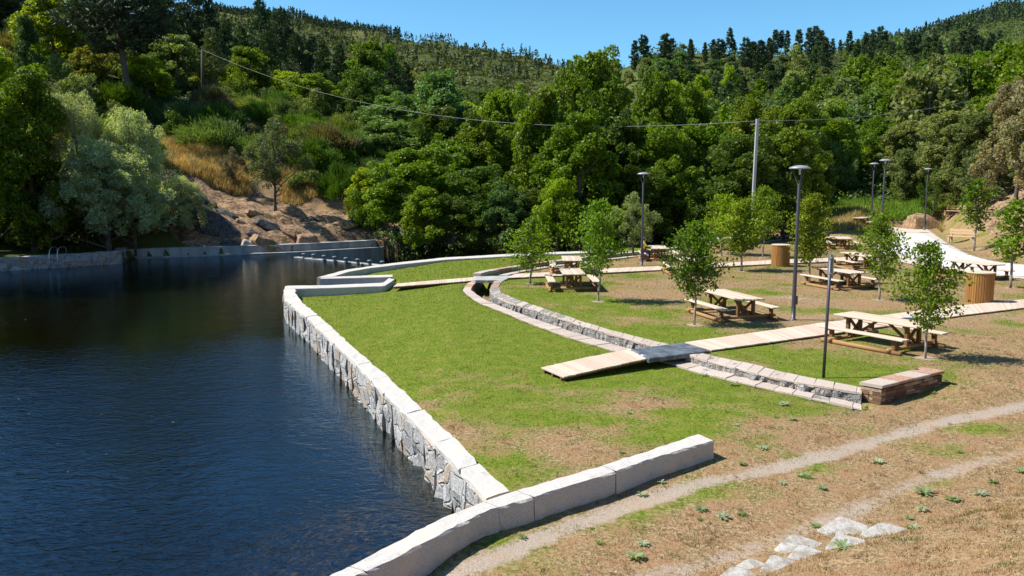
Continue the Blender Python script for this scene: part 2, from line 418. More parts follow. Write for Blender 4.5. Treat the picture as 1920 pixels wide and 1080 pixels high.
_G = np.array([[0, 5000]] and [np.interp(np.geomspace(20, 2500, 260), [d for d, _ in ZP[k]], [_zz(k, d, v) for d, v in ZP[k]]) for k in _k])
_GD = np.log(np.geomspace(20, 2500, 260))
def zbase(X, Y):
    Yc = np.maximum(Y, 1e-3); far = np.maximum(Y, np.hypot(X, Y) * .5)
    u = np.clip(X / np.maximum(far, 1), _U[0], _U[-1]); d = np.log(np.clip(far, 20, 2499))
    iu = np.clip(np.searchsorted(_U, u) - 1, 0, len(_U) - 2); tu = (u - _U[iu]) / (_U[iu + 1] - _U[iu])
    di = (d - _GD[0]) / (_GD[1] - _GD[0]); i0 = np.clip(di.astype(int), 0, 258); td = di - i0
    g = lambda a, b: _G[a, b]
    return (g(iu, i0) * (1 - td) + g(iu, i0 + 1) * td) * (1 - tu) + (g(iu + 1, i0) * (1 - td) + g(iu + 1, i0 + 1) * td) * tu

ZR = .22      # the picnic field lies a little above the lawn
ZW = -.82     # water level
# pool wall: top edges read along its length (outer = water side, inner = lawn side)
PW_OUT = [(911.7, 933.9), (859, 875.9), (778, 791.5), (722, 739), (694.4, 709), (655.6, 670.6), (616.7, 634), (583, 601), (555.6, 578.9), (533.3, 559.4), (532, 543)]
PW_IN = [(957.5, 919.8), (906.5, 876), (862.5, 830), (820, 791.5), (785, 759.8), (745.8, 722), (727.8, 705.3), (672.2, 659.4), (619.4, 609.4), (594.4, 590), (566.7, 566.4), (553.5, 549), (554.5, 540)]
ZT = .10
FW_BACK = [(1308, 813), (1126, 872.6), (960, 920), (911.7, 936), (827, 969), (757, 1006), (669, 1051.7), (616, 1079)]
FW_NEAR = [(1339, 825.8), (1220.7, 860.7), (1155.6, 884), (1028, 923), (986.7, 937.8), (932.8, 951.5), (908, 960), (806, 1013), (746, 1044.7), (681, 1076)]
ZF = .34
def extend(L, d=6.0):
    a, b = L[-2], L[-1]; v = (b - a) / np.linalg.norm(b - a); return L + [b + v * d]
def resample(P, n):
    P = np.array(P); s = np.r_[0, np.cumsum(np.linalg.norm(np.diff(P, axis=0), axis=1))]
    t = np.linspace(0, s[-1], n); return np.stack([np.interp(t, s, P[:, i]) for i in range(P.shape[1])], 1), s[-1]
pw_o, pw_i = WL(PW_OUT, ZT), WL(PW_IN, ZT)
fw_b, fw_n = extend(WL(FW_BACK, ZF), 9), extend(WL(FW_NEAR, ZF), 9)
pwm = (resample(pw_o, 30)[0] + resample(pw_i, 30)[0]) / 2
fwm = (resample(fw_b, 30)[0] + resample(fw_n, 30)[0]) / 2
junc = W2(935, 936, ZT)
LEFTW = [(-260, 512), (-100, 492), (0, 484), (225, 472)]; lw = WL(LEFTW, 0.0)
damA, damB, damC = np.array((-27.6, 59.7)), np.array((-17.3, 64.2)), np.array((-11.3, 68.8))
lw = lw + [damA + (-.25, -.15)]
weirL, weirR = W2(562, 483, ZW), W2(722, 500, ZW)
SP_OUT = [(594, 520.4), (648, 506), (706.7, 496.9), (758.75, 490.6), (831.7, 483), (940, 476.7), (1040, 472.5), (1150, 468)]
SP_IN = [(625, 518.75), (652.5, 510), (696, 502), (758.75, 494.8), (831.7, 487), (940, 480.8), (1040, 476.2), (1150, 471.5)]
so, si = WL(SP_OUT, ZT), WL(SP_IN, ZT)
lipC = W2(552.8, 537, ZT); lipE = W2(717, 531.5, ZT); lipF = W2(737, 522.5, ZT)
brB = W2(737, 517, ZT)
POOLP = [p for p in fwm[::-1] if p[1] < junc[1] + .3 and p[0] < junc[0]] + list(pwm) + [W2(545, 538, ZT), lipE, lipF, brB, W2(625, 520.5, ZT), W2(608, 519.5, ZT)] + \
        list((resample(so[:4], 10)[0] + resample(si[:4], 10)[0]) / 2)
POOLP += [damC + (3, -1.0), damC, damB, damA] + [p + (0, .3) for p in lw[::-1]] + [np.array((-60, 20.)), np.array((-30, -2.))]
RIVER = [weirL, weirR] + list((resample(so[2:], 12)[0] + resample(si[2:], 12)[0]) / 2) + [np.array((9, 66.)), np.array((4, 69.)), np.array((-6, 72.)), damC + (.2, 0), damB]
# channel: low kerb on the lawn side, raised wall on the field side
CL_O = [(892, 523), (876, 531), (867, 543.75), (881.7, 556), (900, 568), (941.7, 582.8), (983, 601), (1025, 616), (1066.7, 632), (1122, 648), (1155.6, 658.5), (1244, 676.6), (1310, 696.6), (1437.5, 727.6), (1546.9, 750), (1616, 766)]
CL_I = [(904, 524), (888, 533), (882.5, 543), (898, 555), (918, 566), (957, 580.5), (1000, 597), (1040, 610), (1080, 624.5), (1130, 639), (1172, 651.5), (1264, 671.5), (1364.6, 696), (1474, 725), (1560, 745), (1616, 758)]
CR_I = [(927, 527), (920, 536), (918, 545), (927.8, 556), (955.6, 567), (983, 575), (1038.9, 592.5), (1094.4, 610.6), (1150, 627), (1219.4, 647), (1315, 671.5), (1364.6, 685.7), (1437.5, 703.9), (1510, 718.5), (1616, 735)]
CR_O = [(950, 523), (938, 531), (935, 539), (938.9, 548), (969.4, 561), (1011, 575.5), (1055.6, 590), (1102.8, 606), (1150, 620), (1194, 631), (1236, 641), (1328, 665), (1401, 680), (1474, 698.4), (1546.9, 713), (1616, 725.8)]
clo, cli, cri, cro = WL(CL_O, .055), WL(CL_I, .055), WL(CR_I, ZR + .03), WL(CR_O, ZR + .03)
# upper run of the channel past the far bridge
C2_O = [(915, 517), (930, 512.5), (955.6, 507.5), (1011, 498.5), (1055.6, 493), (1172, 479), (1283.7, 466.8), (1452, 447.5), (1551.7, 433), (1640, 420), (1706, 408)]
C2_I = [(950, 518), (966, 514), (1000, 507.5), (1039, 501), (1080, 496.5), (1172, 484.5), (1283.7, 471.5), (1452, 451.5), (1551.7, 437), (1640, 423.5), (1706, 411)]
c2o, c2i = WL(C2_O, ZR), WL(C2_I, ZR)
FIELD = list((resample(cri, 40)[0] + resample(cro, 40)[0]) / 2)[::-1] + [c2i[0]] + list(c2i) + [np.array((60, 72.)), np.array((70, 10.)), W2(2300, 740, ZR), W2(1920, 720, ZR), W2(1768, 700, ZR), W2(1640, 719, ZR)]
TRENCH = [list((resample(cli, 40)[0] + resample(clo, 40)[0]) / 2) + list((resample(cri, 40)[0] + resample(cro, 40)[0]) / 2)[::-1],
          list(.35 * resample(c2o, 40)[0] + .65 * resample(c2i, 40)[0]) + list(c2o)[::-1]]
TRENCH[1] = list((resample(c2o, 60)[0] * .8 + resample(c2i, 60)[0] * .2)) + list(resample(c2o, 60)[0] * 1.2 - .2 * resample(c2i, 60)[0])[::-1]
TR1 = extend(WL([(1990, 738), (1920, 760), (1800, 782), (1700, 806), (1560, 846), (1440, 878), (1300, 905), (1170, 945), (1020, 1000), (900, 1055), (800, 1095)]), 8)
TR2 = extend(WL([(1920, 842), (1780, 880), (1680, 915), (1600, 955), (1480, 1000), (1340, 1045), (1200, 1085)]), 6)
SLA, SLB = W2(1180, 1100), W2(2000, 868)
pier_n = W2(1653, 767, -.1)
SAP = [(994, 532), (1122, 565), (1302, 609), (1735, 672), (1649, 562), (1517, 532), (1390, 508), (1427.5, 483), (1352, 478), (1832, 470), (1895, 540)]
sap_xy = [W2(a, b, ZR) for a, b in SAP]

GRP = [(1676, 418.5), (1700, 412), (1730, 424), (1752, 440), (1780, 459), (1806, 473), (1836, 487), (1880, 493), (1980, 503), (2100, 516), (2100, 534), (1920, 524), (1800, 512), (1690, 492), (1640, 470), (1636, 452), (1655, 436)]
grp = WL(GRP, ZR)
def ground_z(X, Y, pools=True):
    X = np.asarray(X, float); Y = np.asarray(Y, float)
    z = zbase(X, Y)
    r = np.hypot(X, Y)
    z = z + fbm(X, Y, 60, 1) * sstep(r, 75, 160) * np.clip(r / 120, 0, 6) * .8 + fbm(X, Y, 11, 2) * sstep(r, 72, 95) * .5
    f = inpoly(X, Y, FIELD)
    near = (Y < 80) & (np.abs(X) < 70)
    # rise along the front of the field, held back by the slate pier
    dfr = pdist(X, Y, np.array([W2(1768, 700, ZR), W2(1920, 690, ZR), W2(2300, 690, ZR)]))
    z = z + np.where(f, ZR, ZR * np.clip(1 - dfr / 2.5, 0, 1) * sstep(X, pier_n[0] + .8, pier_n[0] + 2.6) * (Y < 30))
    z = z + np.where(near, fbm(X, Y, 7, 3) * .014 + fbm(X, Y, 1.6, 4) * .006, 0)
    # grassy bank at the lower right
    n = SLB - SLA; nn = np.array((n[1], -n[0])) / np.linalg.norm(n)
    d = (X - SLA[0]) * nn[0] + (Y - SLA[1]) * nn[1]
    z = z + np.where(d > 0, .30 * d * sstep(d, 0, 1.2) + fbm(X, Y, 2.2, 0) * .05 * sstep(d, 0, 1), 0) * (Y < 30)
    z = z - .05 * np.exp(-(pdist(X, Y, TR1) / .45) ** 2) * (Y < 30) - .04 * np.exp(-(pdist(X, Y, TR2) / .4) ** 2) * (Y < 30)
    # rugged earth bank on the left shore
    u = X / np.maximum(Y, 1)
    bank = sstep(Y, 62, 65) * (1 - sstep(Y, 79, 84)) * (1 - sstep(u, -.13, -.10)) * sstep(u, -.48, -.40)
    bank = bank * sstep(pdist(X, Y, np.array([damA, damB, damC])), .5, 1.6)
    z = z + bank * (np.abs(fbm(X + Y * .6, Y, 5.5, 4)) * .42 + fbm(X, Y, 1.9, 5) * .13 - .12)
    bankr = sstep(u, .46, .50) * sstep(Y, 46, 50) * (1 - sstep(Y, 66, 72))
    z = z + bankr * (fbm(X, Y, 3, 5) * .09)
    dg = np.where(inpoly(X, Y, grp), 0, pdist(X, Y, grp + [grp[0]])); z = np.where(near & (Y > 20), ZR + (z - ZR) * sstep(dg, .2, 2.6), z)
    dl = pdist(X, Y, np.array([damA, damB, damC])); z = np.where(near, np.minimum(z, -.28 + np.maximum(0, dl - 1.0) * 1.4), z)
    dl = pdist(X, Y, np.array(lw)); z = np.where(near, np.minimum(z, -.10 + np.maximum(0, dl - .9) * 1.0), z)
    if pools:
        p = inpoly(X, Y, POOLP) & near
        sh = np.exp(-((X - W2(830, 965, ZW)[0]) ** 2 + (Y - W2(830, 965, ZW)[1]) ** 2) / 14)
        z = np.where(p, -2.3 + sh * 1.22 + fbm(X, Y, 3, 0) * .08, z)
        z = np.where(inpoly(X, Y, RIVER) & near, -2.9, z)
        for T in TRENCH: z = np.where(inpoly(X, Y, T) & near, -.62, z)
    return z
def gz(x, y, pools=False): return float(ground_z(np.array([x]), np.array([y]), pools)[0])

def axis(segs, lo, hi, g):
    a = [segs[0][0]]
    for s, e, st in segs: a += list(np.arange(s + st, e + 1e-6, st))
    st = segs[-1][2]
    while a[-1] < hi: st *= g; a.append(a[-1] + st)
    st = segs[0][2]; b = []; x = a[0]
    while x > lo: st *= g; x -= st; b.append(x)
    return np.array(b[::-1] + a)
xs = axis([(-36, -20, .35), (-20, 17, .22), (17, 34, .35)], -2600, 2600, 1.075)
ys = axis([(6.5, 64, .22), (64, 84, .35)], -40, 2500, 1.05)
GX, GY = np.meshgrid(xs, ys)
GZ = ground_z(GX, GY)
def masks(X, Y):
    u = X / np.maximum(Y, 1); r = np.hypot(X, Y)
    f = inpoly(X, Y, FIELD)
    dry = np.full(X.shape, .21)
    # lawn: greener at the back, worn near the front
    dry = dry + .25 * sstep(-Y, -23.5, -17) + .13 * fbm(X, Y, 4.5, 1) + .07 * fbm(X, Y, 1.7, 2)
    dry = np.where(f, .57 + .12 * fbm(X, Y, 5, 2) + .06 * fbm(X, Y, 1.5, 1), dry)
    dch = pdist(X, Y, cro)
    dry = np.where(f, dry - .22 * np.exp(-(dch / 3.4) ** 2), dry)
    fr = (Y < 24) & (pdist(X, Y, TR1) < 30)
    side = sstep(-pdist(X, Y, TR1), -2.6, -1.0)
    dry = np.where(Y < 26, np.maximum(dry, .24 + .36 * side), dry)
    n = SLB - SLA; nn = np.array((n[1], -n[0])) / np.linalg.norm(n)
    d = (X - SLA[0]) * nn[0] + (Y - SLA[1]) * nn[1]
    below = (pdist(X, Y, fw_n) > .1) & (X > -6) & (d > -6)
    frontside = inpoly(X, Y, list(resample(fw_n, 20)[0]) + [np.array((-10., -5)), np.array((40., -5)), np.array((40., 16.)), W2(1920, 750), W2(1700, 790), W2(1500, 800), W2(1345, 830)])
    dry = np.where(frontside, .60 + .13 * fbm(X, Y, 2.6, 3), dry)
    dry = np.where(d > -.3, .85, dry)
    dirt = np.zeros(X.shape)
    dirt = np.maximum(dirt, .66 * np.exp(-(pdist(X, Y, TR1) / .46) ** 2) * (Y < 40))
    dirt = np.maximum(dirt, .58 * np.exp(-(pdist(X, Y, TR2) / .46) ** 2) * (Y < 40))
    for c in sap_xy: dirt = np.maximum(dirt, .75 * np.exp(-(np.hypot(X - c[0], Y - c[1]) / .4) ** 4))
    dirt = np.where(f, np.maximum(dirt, .33 + .14 * fbm(X, Y, 6, 4) - .5 * np.exp(-(dch / 4.0) ** 2)), dirt)
    # lawn strip and meadow behind the field
    back = (~f) & (Y > 55) & (u > .25) & (Y < 110)
    dry = np.where(back, .12 + .55 * sstep(Y, 66, 70) * (1 - sstep(Y, 80, 88)), dry)
    dirt = np.where(back, 0, dirt)
    hill = sstep(r, 92, 125)
    hill = np.where((u < -.1), sstep(Y, 76, 86), hill)
    dry = np.where((u < -.1) & (Y > 66), .75, dry)
    bank = sstep(Y, 61.5, 63) * (1 - sstep(Y, 76, 80)) * (1 - sstep(u, -.15, -.12)) * sstep(u, -.44, -.40)
    bank = bank * (1 - sstep(Y, 73.2, 74.6)); rock = bank * .75
    rr = (u > .475) & (Y > 42) & (Y < 110)
    rock = np.where(rr, .62 * sstep(u, .475, .50) * (1 - sstep(r, 85, 100)), rock)
    rock = np.where(X > 0, rock * sstep(pdist(X, Y, grp + [grp[0]]), 1.2, 3.2), rock)
    leftshade = (u < -.44) & (Y > 48)  # willow shade on the left shore, put into the ground colour as soil
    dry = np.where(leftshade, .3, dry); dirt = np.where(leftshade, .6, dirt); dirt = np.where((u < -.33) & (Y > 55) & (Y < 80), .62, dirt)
    hill = np.where((u < -.345) & (Y > 50) & (Y < 66) | (u < -.42) & (Y > 50), 1.0, hill)  # dark scrub colour here also stands in for shade under the shore trees
    return np.stack([np.clip(dry, 0, 1), np.clip(dirt, 0, 1), hill, rock], -1)
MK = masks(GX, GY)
ny, nx = GX.shape
idx = np.arange(ny * nx).reshape(ny, nx)
Q = np.stack([idx[:-1, :-1], idx[:-1, 1:], idx[1:, 1:], idx[1:, :-1]], -1).reshape(-1, 4)
V = np.stack([GX, GY, GZ], -1).reshape(-1, 3)
bedm = (V[Q].mean(1)[:, 2] < -.9)
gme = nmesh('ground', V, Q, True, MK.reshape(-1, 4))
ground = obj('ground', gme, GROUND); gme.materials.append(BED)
mi = np.zeros(len(Q), np.int32); mi[bedm] = 1; gme.polygons.foreach_set('material_index', mi)
tag(ground, kind='structure')

def sheet(name, P, z, mat, kind='structure'):
    """flat polygon sheet"""
    bm = bmesh.new(); f = bm.faces.new([bm.verts.new((p[0], p[1], z if not callable(z) else z(p[0], p[1]))) for p in P])
    bmesh.ops.triangulate(bm, faces=[f]); me = bpy.data.meshes.new(name); bm.to_mesh(me); bm.free()
    for p in me.polygons:
        if p.normal.z < 0: p.flip()
    return tag(obj(name, me, mat), kind=kind)
wp = [np.array((-70., 2.)), np.array((2.5, 2.)), np.array((2.5, 14.)), np.array((-6, 36.)), np.array((-5, 50.)), weirR, weirL, damB + (-.4, -.6), np.array((-28, 61.)), np.array((-70, 58.))]
sheet('water', wp, ZW, WATER)
sheet('river', [weirL + (0, .6), weirR + (0, .6), np.array((9, 56.)), np.array((14, 70.)), np.array((-8, 76.)), damB + (0, 1)], -2.55, WATER)

# ------------------------------------------------------------------ walls
def arr(L): return np.array(L)
def wall(mb, A, B, ztop, zbot, rows=(0,), block=1.2, jit=.012, seed=0, step=.25, rough=0.0, zf=None, groove=.02):
    """A and B: the two top edges; blocks with sunk joints and uneven arrises"""
    rg = np.random.default_rng(seed)
    n = 400; RA, L = resample(A, n); RB, _ = resample(B, n); s = np.linspace(0, L, n)
    cuts = [0.0]
    while cuts[-1] < L - block * .6: cuts.append(min(L, cuts[-1] + block * rg.uniform(.75, 1.3)))
    if L - cuts[-1] > 1e-3: cuts.append(L)
    st = []; zo = []
    for a, b in zip(cuts[:-1], cuts[1:]):
        dz = rg.normal(0, jit * .4); k = max(1, int((b - a) / step))
        t = np.linspace(a + .006, b - .006, k + 1)
        st += [a] + list(t); zo += [-groove] + [dz] * len(t)
    st = np.array(st + [L]); zo = np.array(zo + [-groove]); zo[0] = 0; zo[-1] = 0
    pa = np.stack([np.interp(st, s, RA[:, i]) for i in (0, 1)], 1); pb = np.stack([np.interp(st, s, RB[:, i]) for i in (0, 1)], 1)
    w = pb - pa; w /= np.linalg.norm(w, axis=1)[:, None]; m = len(st)
    ja = rg.normal(0, jit, m); jb = rg.normal(0, jit, m); zt = np.full(m, ztop) if not callable(ztop) else np.array([ztop(t / L) for t in st])
    if callable(zbot): zb = np.array([zbot(t / L) for t in st])
    else: zb = np.full(m, zbot)
    cols = []
    ch = .02
    levels = [1.0] + list(rows)[::-1] if len(rows) > 1 else [1.0, 0.0]
    def col(p, off, z): cols.append(np.c_[p + w * off[:, None], z])
    lev = np.linspace(0, 1, max(2, len(rows) + 1))
    for q in lev: col(pa, -(rg.normal(0, rough, m) if 0 < q < 1 else np.zeros(m)) + ja * (q > .5), zb + (zt + zo - ch - zb) * q)
    col(pa, ja + ch, zt + zo); col(pa * .5 + pb * .5, np.zeros(m), zt + zo + rg.normal(0, jit * .3, m)); col(pb, jb - ch, zt + zo)
    for q in lev[::-1]: col(pb, (rg.normal(0, rough, m) if 0 < q < 1 else np.zeros(m)) + jb * (q > .5), zb + (zt + zo - ch - zb) * q)
    C = len(cols); Vv = np.stack(cols, 1).reshape(-1, 3); I = np.arange(m * C).reshape(m, C)
    Qd = np.stack([I[:-1, :-1], I[:-1, 1:], I[1:, 1:], I[1:, :-1]], -1).reshape(-1, 4)
    mb.add(Vv, Qd)
    # end caps
    for row in (0, m - 1):
        e = I[row]; k = C // 2
        qs = [(e[i], e[i + 1], e[C - 2 - i], e[C - 1 - i]) for i in range(k)]
        qs = [q for q in qs if len(set(q)) == 4]
        base = mb.n - len(Vv); mb.f4.append(np.array(qs) + base)
    return mb

# pool wall: pale coping over a rubble face
pwall = empty('pool_wall', (*junc, 0)); tag(pwall, 'long granite retaining wall with white coping between dark water and green lawn', 'wall')
def rel(o, p): o.parent = p; o.matrix_parent_inverse = p.matrix_world.inverted() if False else o.matrix_parent_inverse; o.location = -Vector(p.location); return o
A = arr(pw_o); B = arr(pw_i)
mb = MB(); wall(mb, A, B, ZT, ZT - .11, block=1.7, jit=.02, seed=3, groove=.012); rel(mb.build('coping', GRAN), pwall)
An, _ = resample(pw_o, 60); Bn, _ = resample(pw_i, 60); dv = (Bn - An); dv /= np.linalg.norm(dv, axis=1)[:, None]
mb = MB(); wall(mb, An + dv * .008, Bn - dv * .1, ZT - .113, -2.6, rows=range(9), block=.8, jit=.02, seed=4, rough=.04, groove=0); rel(mb.build('stone_face', RUB), pwall)
# lip wall that closes the lawn towards the inlet
lp = empty('lawn_lip_wall', (*lipE, 0)); tag(lp, 'thin white granite edging wall along the far edge of the lawn by the inlet', 'wall')
e1 = WL([(533, 543), (534, 535.5), (620, 534.2), (718, 529.5), (729, 521)], ZT); e2 = WL([(556, 545), (552, 540.8), (620, 539.2), (722, 535.5), (740, 523.5)], ZT)
mb = MB(); wall(mb, arr(e1), arr(e2), ZT - .012, -2.4, block=1.2, seed=6); rel(mb.build('coping', GRAN), lp)
# spit kerb: the long white edge behind the lawn, and its short return
sp = empty('bank_edging_wall', (*so[0], 0)); tag(sp, 'long curved white concrete edging separating the back lawn from the river trees', 'wall')
mb = MB(); wall(mb, arr(so), arr(si), ZT, -3.0, block=2.0, seed=8, jit=.012); rel(mb.build('edging', GRAN), sp)
bo = WL([(600, 521.5), (736, 518.5)], ZT); bi = WL([(604, 518.6), (736, 514.5)], ZT)
mb = MB(); wall(mb, arr(bo), arr(bi), ZT - .01, -2.4, block=1.6, seed=9, jit=.008); rel(mb.build('return_wall', GRAN), sp)
# front wall of big granite blocks, each block a part
fwall = empty('granite_block_wall', (*fw_n[0], 0)); tag(fwall, 'long low wall of big pale granite blocks in the foreground, casting a shadow on dry grass', 'wall')
FA, LA = resample(fw_n, 600); FB, _ = resample(fw_b, 600)
jn = [W2(a, b, ZF) for a, b in ((1155, 884), (1000, 932), (935, 951), (690, 1072))]
ji = [0] + [int(np.argmin(np.hypot(*(FA - q).T))) for q in jn] + [430, 520, 599]
rb = np.random.default_rng(2)
for a, b in zip(ji[:-1], ji[1:]):
    pa, pb = FA[a:b + 1], FB[a:b + 1]; k = max(6, int((b - a) / 600 * LA / .12))
    pa, L_ = resample(pa, k); pb, _ = resample(pb, k)
    t = (pa[-1] - pa[0]) / np.linalg.norm(pa[-1] - pa[0]) * .008
    pa[0] += t; pb[0] += t; pa[-1] -= t; pb[-1] -= t
    w = pb - pa; w /= np.linalg.norm(w, axis=1)[:, None]; dz = rb.normal(0, .006)
    nr = 7; cols = []
    for q in np.linspace(0, 1, nr): cols.append(np.c_[pa + w * (rb.normal(0, .008, k) - .02 * (1 - q))[:, None], np.full(k, -.75 + (ZF - .03 + dz + .75) * q)])
    cols.append(np.c_[pa + w * (.018 + rb.normal(0, .008, k))[:, None], ZF + dz + rb.normal(0, .005, k)])
    for q in (.3, .6): cols.append(np.c_[pa * (1 - q) + pb * q, ZF + dz + rb.normal(0, .005, k)])
    cols.append(np.c_[pb - w * (.03 + rb.normal(0, .008, k))[:, None], ZF + dz + rb.normal(0, .004, k)])
    for q in np.linspace(1, 0, 4): cols.append(np.c_[pb + w * rb.normal(0, .008, k)[:, None], np.full(k, -2.4 + (ZF - .03 + dz + 2.4) * q)])
    C = len(cols); I = np.arange(k * C).reshape(k, C)
    mb = MB(); mb.add(np.stack(cols, 1).reshape(-1, 3), np.stack([I[:-1, :-1], I[:-1, 1:], I[1:, 1:], I[1:, :-1]], -1).reshape(-1, 4))
    for row in (0, k - 1):
        e = I[row]; mb.f4.append(np.array([(e[i], e[i + 1], e[C - 2 - i], e[C - 1 - i]) for i in range(C // 2 - 1)]))
    rel(mb.build('granite_block', GRAN), fwall)
# left masonry wall, dam walls, weir
def lineoff(P, d):
    P = arr(P); t = np.gradient(P, axis=0); t /= np.linalg.norm(t, axis=1)[:, None]; return P + np.c_[-t[:, 1], t[:, 0]] * d
lwall = empty('old_stone_wall', (*lw[-1], 0)); tag(lwall, 'shaded old stone wall with rough blocks along the left shore beneath the trees', 'wall')
mb = MB(); wall(mb, lw, lineoff(lw, .6), .02, -2.5, rows=range(5), block=.9, jit=.04, seed=12, rough=.05); rel(mb.build('masonry', RUB), lwall)
dwall = empty('concrete_shore_wall', (*damA, 0)); tag(dwall, 'grey concrete wall with a lower ledge below the earthy bank across the pool', 'wall')
DU = [damA + (-.75, -.3), damB, damC]; mb = MB(); wall(mb, arr(DU), lineoff(DU, .7), -.16, -3.2, block=3.2, jit=.008, seed=13, step=.8); rel(mb.build('upper_wall', CONC), dwall)
LD = lineoff([damA + (.4, .17), damB, damC + (.3, .25)], -.55); mb = MB(); wall(mb, LD, arr(lineoff([damA + (.4, .17), damB, damC + (.3, .25)], -.01)), -.72, -3.2, block=4, jit=.006, seed=14, step=.8); rel(mb.build('ledge', CONC), dwall)
wd_ = empty('weir', (*weirL, ZW)); tag(wd_, 'low submerged concrete weir line where the pool spills into the river', 'weir')
mb = MB(); wl = [weirL + (-.5, .2), weirR + (.4, 0)]; wall(mb, arr(wl), lineoff(wl, .45), ZW + .025, -3.2, block=4, jit=.004, seed=15, step=1); rel(mb.build('weir_crest', CONC), wd_)
for i, (a, b) in enumerate(((570, 484), (588, 485.5), (607.7, 488), (627.5, 490), (648.75, 492.5), (670.8, 495), (693, 497.5), (717, 499.5))):
    p = W2(a, b, ZW)
    if i == 0:
        b0 = empty('weir_bollard', (*p, ZW)); tag(b0, 'leftmost of the small grey stepping bollards standing on the weir', 'bollard', 'bollards in a row on the weir')
        mb = MB(); mb.lathe([(.13, -.1), (.15, .04), (.125, .12), (.11, .16), (.145, .20)], n=12); mb.build('base', plain('wet_dark_concrete', (.17, .18, .18), .8), b0, True)
        mb = MB(); mb.lathe([(.085, .19), (.10, .22), (.15, .27), (.155, .33), (.10, .36), (0.001, .365)], n=12); mb.build('cap', plain('dull_green_grey_metal', (.16, .19, .20), .6), b0, True)
    else:
        c = copy_tree(b0); c.location = (*p, ZW)
        c['label'] = ['', 'second of the small grey bollards on the weir counted from the left', 'third small grey bollard on the weir from the concrete wall end', 'fourth small grey bollard on the weir, left of its middle', 'fourth from last of the grey bollards on the weir', 'third from last of the grey bollards on the weir', 'last fully visible grey bollard on the weir before the white edging', 'grey bollard half hidden behind the white edging at the weir end'][i]
# ladder
ld = empty('pool_ladder', (*W2(105, 497, ZW), ZW), 0); tag(ld, 'steel pool ladder with curved handrails hooked over the shaded left stone wall', 'ladder')
ld.location = (*(resample(lw, 100)[0][int(np.argmin(abs(resample(lw, 100)[0][:, 0] / resample(lw, 100)[0][:, 1] - (105 - 960) / F / CP)))] + (0.02, -.12)), 0)
for sx in (-.26, .26):
    mb = MB(); mb.tube([(sx * 1.15, .95, -.05), (sx * 1.15, .95, .35), (sx * 1.12, .8, .5), (sx * 1.05, .3, .5), (sx, .02, .35), (sx, -.08, 0), (sx, -.1, -1.3)], .03, 8); mb.build('handrail', STEEL, ld, True)
for z in (-.18, -.48, -.78): mb = MB(); mb.bar((-.25, -.1, z), (.25, -.1, z), .07, .035); mb.build('rung', STEEL, ld)

# stone channel
ch = empty('stone_channel', (*cri[4], 0)); tag(ch, 'curving stone-lined irrigation channel with pinkish brick-like coping between lawn and picnic field', 'channel')
def coping_run(mb, A, B, ztop, th, blen, seed):
    """separate coping stones laid end to end"""
    rg = np.random.default_rng(seed); n = 800; RA, L = resample(A, n); RB, _ = resample(B, n); s = np.linspace(0, L, n); a = 0
    while a < L - .05:
        b = min(L, a + blen * rg.uniform(.7, 1.35)); g = .003
        P = [np.array([np.interp(t, s, R_[:, i]) for i in (0, 1)]) for t, R_ in ((a + g, RA), (b - g, RA), (b - g, RB), (a + g, RB))]
        P = [p + rg.normal(0, .006, 2) for p in P]; z = ztop + rg.normal(0, .006); tt = th + rg.uniform(-.01, .02)
        Vt = [(*p, z - .012) for p in P]; c = sum(P) / 4; Vi = [(*(p + (c - p) / np.linalg.norm(c - p) * .012), z) for p in P]; Vb = [(*p, z - tt) for p in P]
        mb.add(Vb + Vt + Vi, [(0, 1, 5, 4), (1, 2, 6, 5), (2, 3, 7, 6), (3, 0, 4, 7), (4, 5, 9, 8), (5, 6, 10, 9), (6, 7, 11, 10), (7, 4, 8, 11), (8, 9, 10, 11), (3, 2, 1, 0)])
        a = b
c_lo, c_li, c_ri, c_ro = (resample(q, 60)[0] for q in (clo, cli, cri, cro))
mb = MB(); coping_run(mb, c_lo, c_li, .055, .05, .45, 1); rel(mb.build('lawn_coping', COPE), ch)
mb = MB(); coping_run(mb, c_ri, c_ro, ZR + .03, .055, .40, 2); rel(mb.build('field_coping', COPE), ch)
def inset(A, B, d): w = B - A; w /= np.linalg.norm(w, axis=1)[:, None]; return A + w * d
mb = MB(); wall(mb, inset(c_li, c_lo, .015), inset(c_lo, c_li, .02), .042, -.9, rows=range(4), block=9, seed=3, rough=.02, groove=0); rel(mb.build('lawn_side_masonry', CHAN), ch)
mb = MB(); wall(mb, inset(c_ri, c_ro, .012), inset(c_ro, c_ri, .02), ZR + .016, -.9, rows=range(7), block=9, jit=.02, seed=4, rough=.03, groove=0, step=.12); rel(mb.build('field_side_masonry', CHAN), ch)
mb = MB(); m_ = 60; I = np.arange(m_ * 2).reshape(m_, 2); mb.add(np.concatenate([np.c_[c_li, np.full(m_, -.5)][:, None], np.c_[c_ri, np.full(m_, -.5)][:, None]], 1).reshape(-1, 3), np.stack([I[:-1, 0], I[:-1, 1], I[1:, 1], I[1:, 0]], 1)); rel(mb.build('channel_floor', rockmat('muddy_channel_floor', (.10, .075, .04), (.26, .17, .08))), ch)
ch2 = empty('upper_stone_channel', (*c2o[0], 0)); tag(ch2, 'far run of the stone channel with pale edging sweeping behind the picnic tables', 'channel')
a2, b2 = resample(c2o, 70)[0], resample(c2i, 70)[0]; w2 = b2 - a2; w2 /= np.linalg.norm(w2, axis=1)[:, None]
mb = MB(); coping_run(mb, a2 - w2 * .75, a2 - w2 * .35, ZR + .1, .14, 1.0, 5); rel(mb.build('far_coping', COPE), ch2)
mb = MB(); wall(mb, a2 - w2 * .72, a2 - w2 * .38, ZR - .045, -.9, block=9, seed=7, groove=0); rel(mb.build('far_masonry', CHAN), ch2)
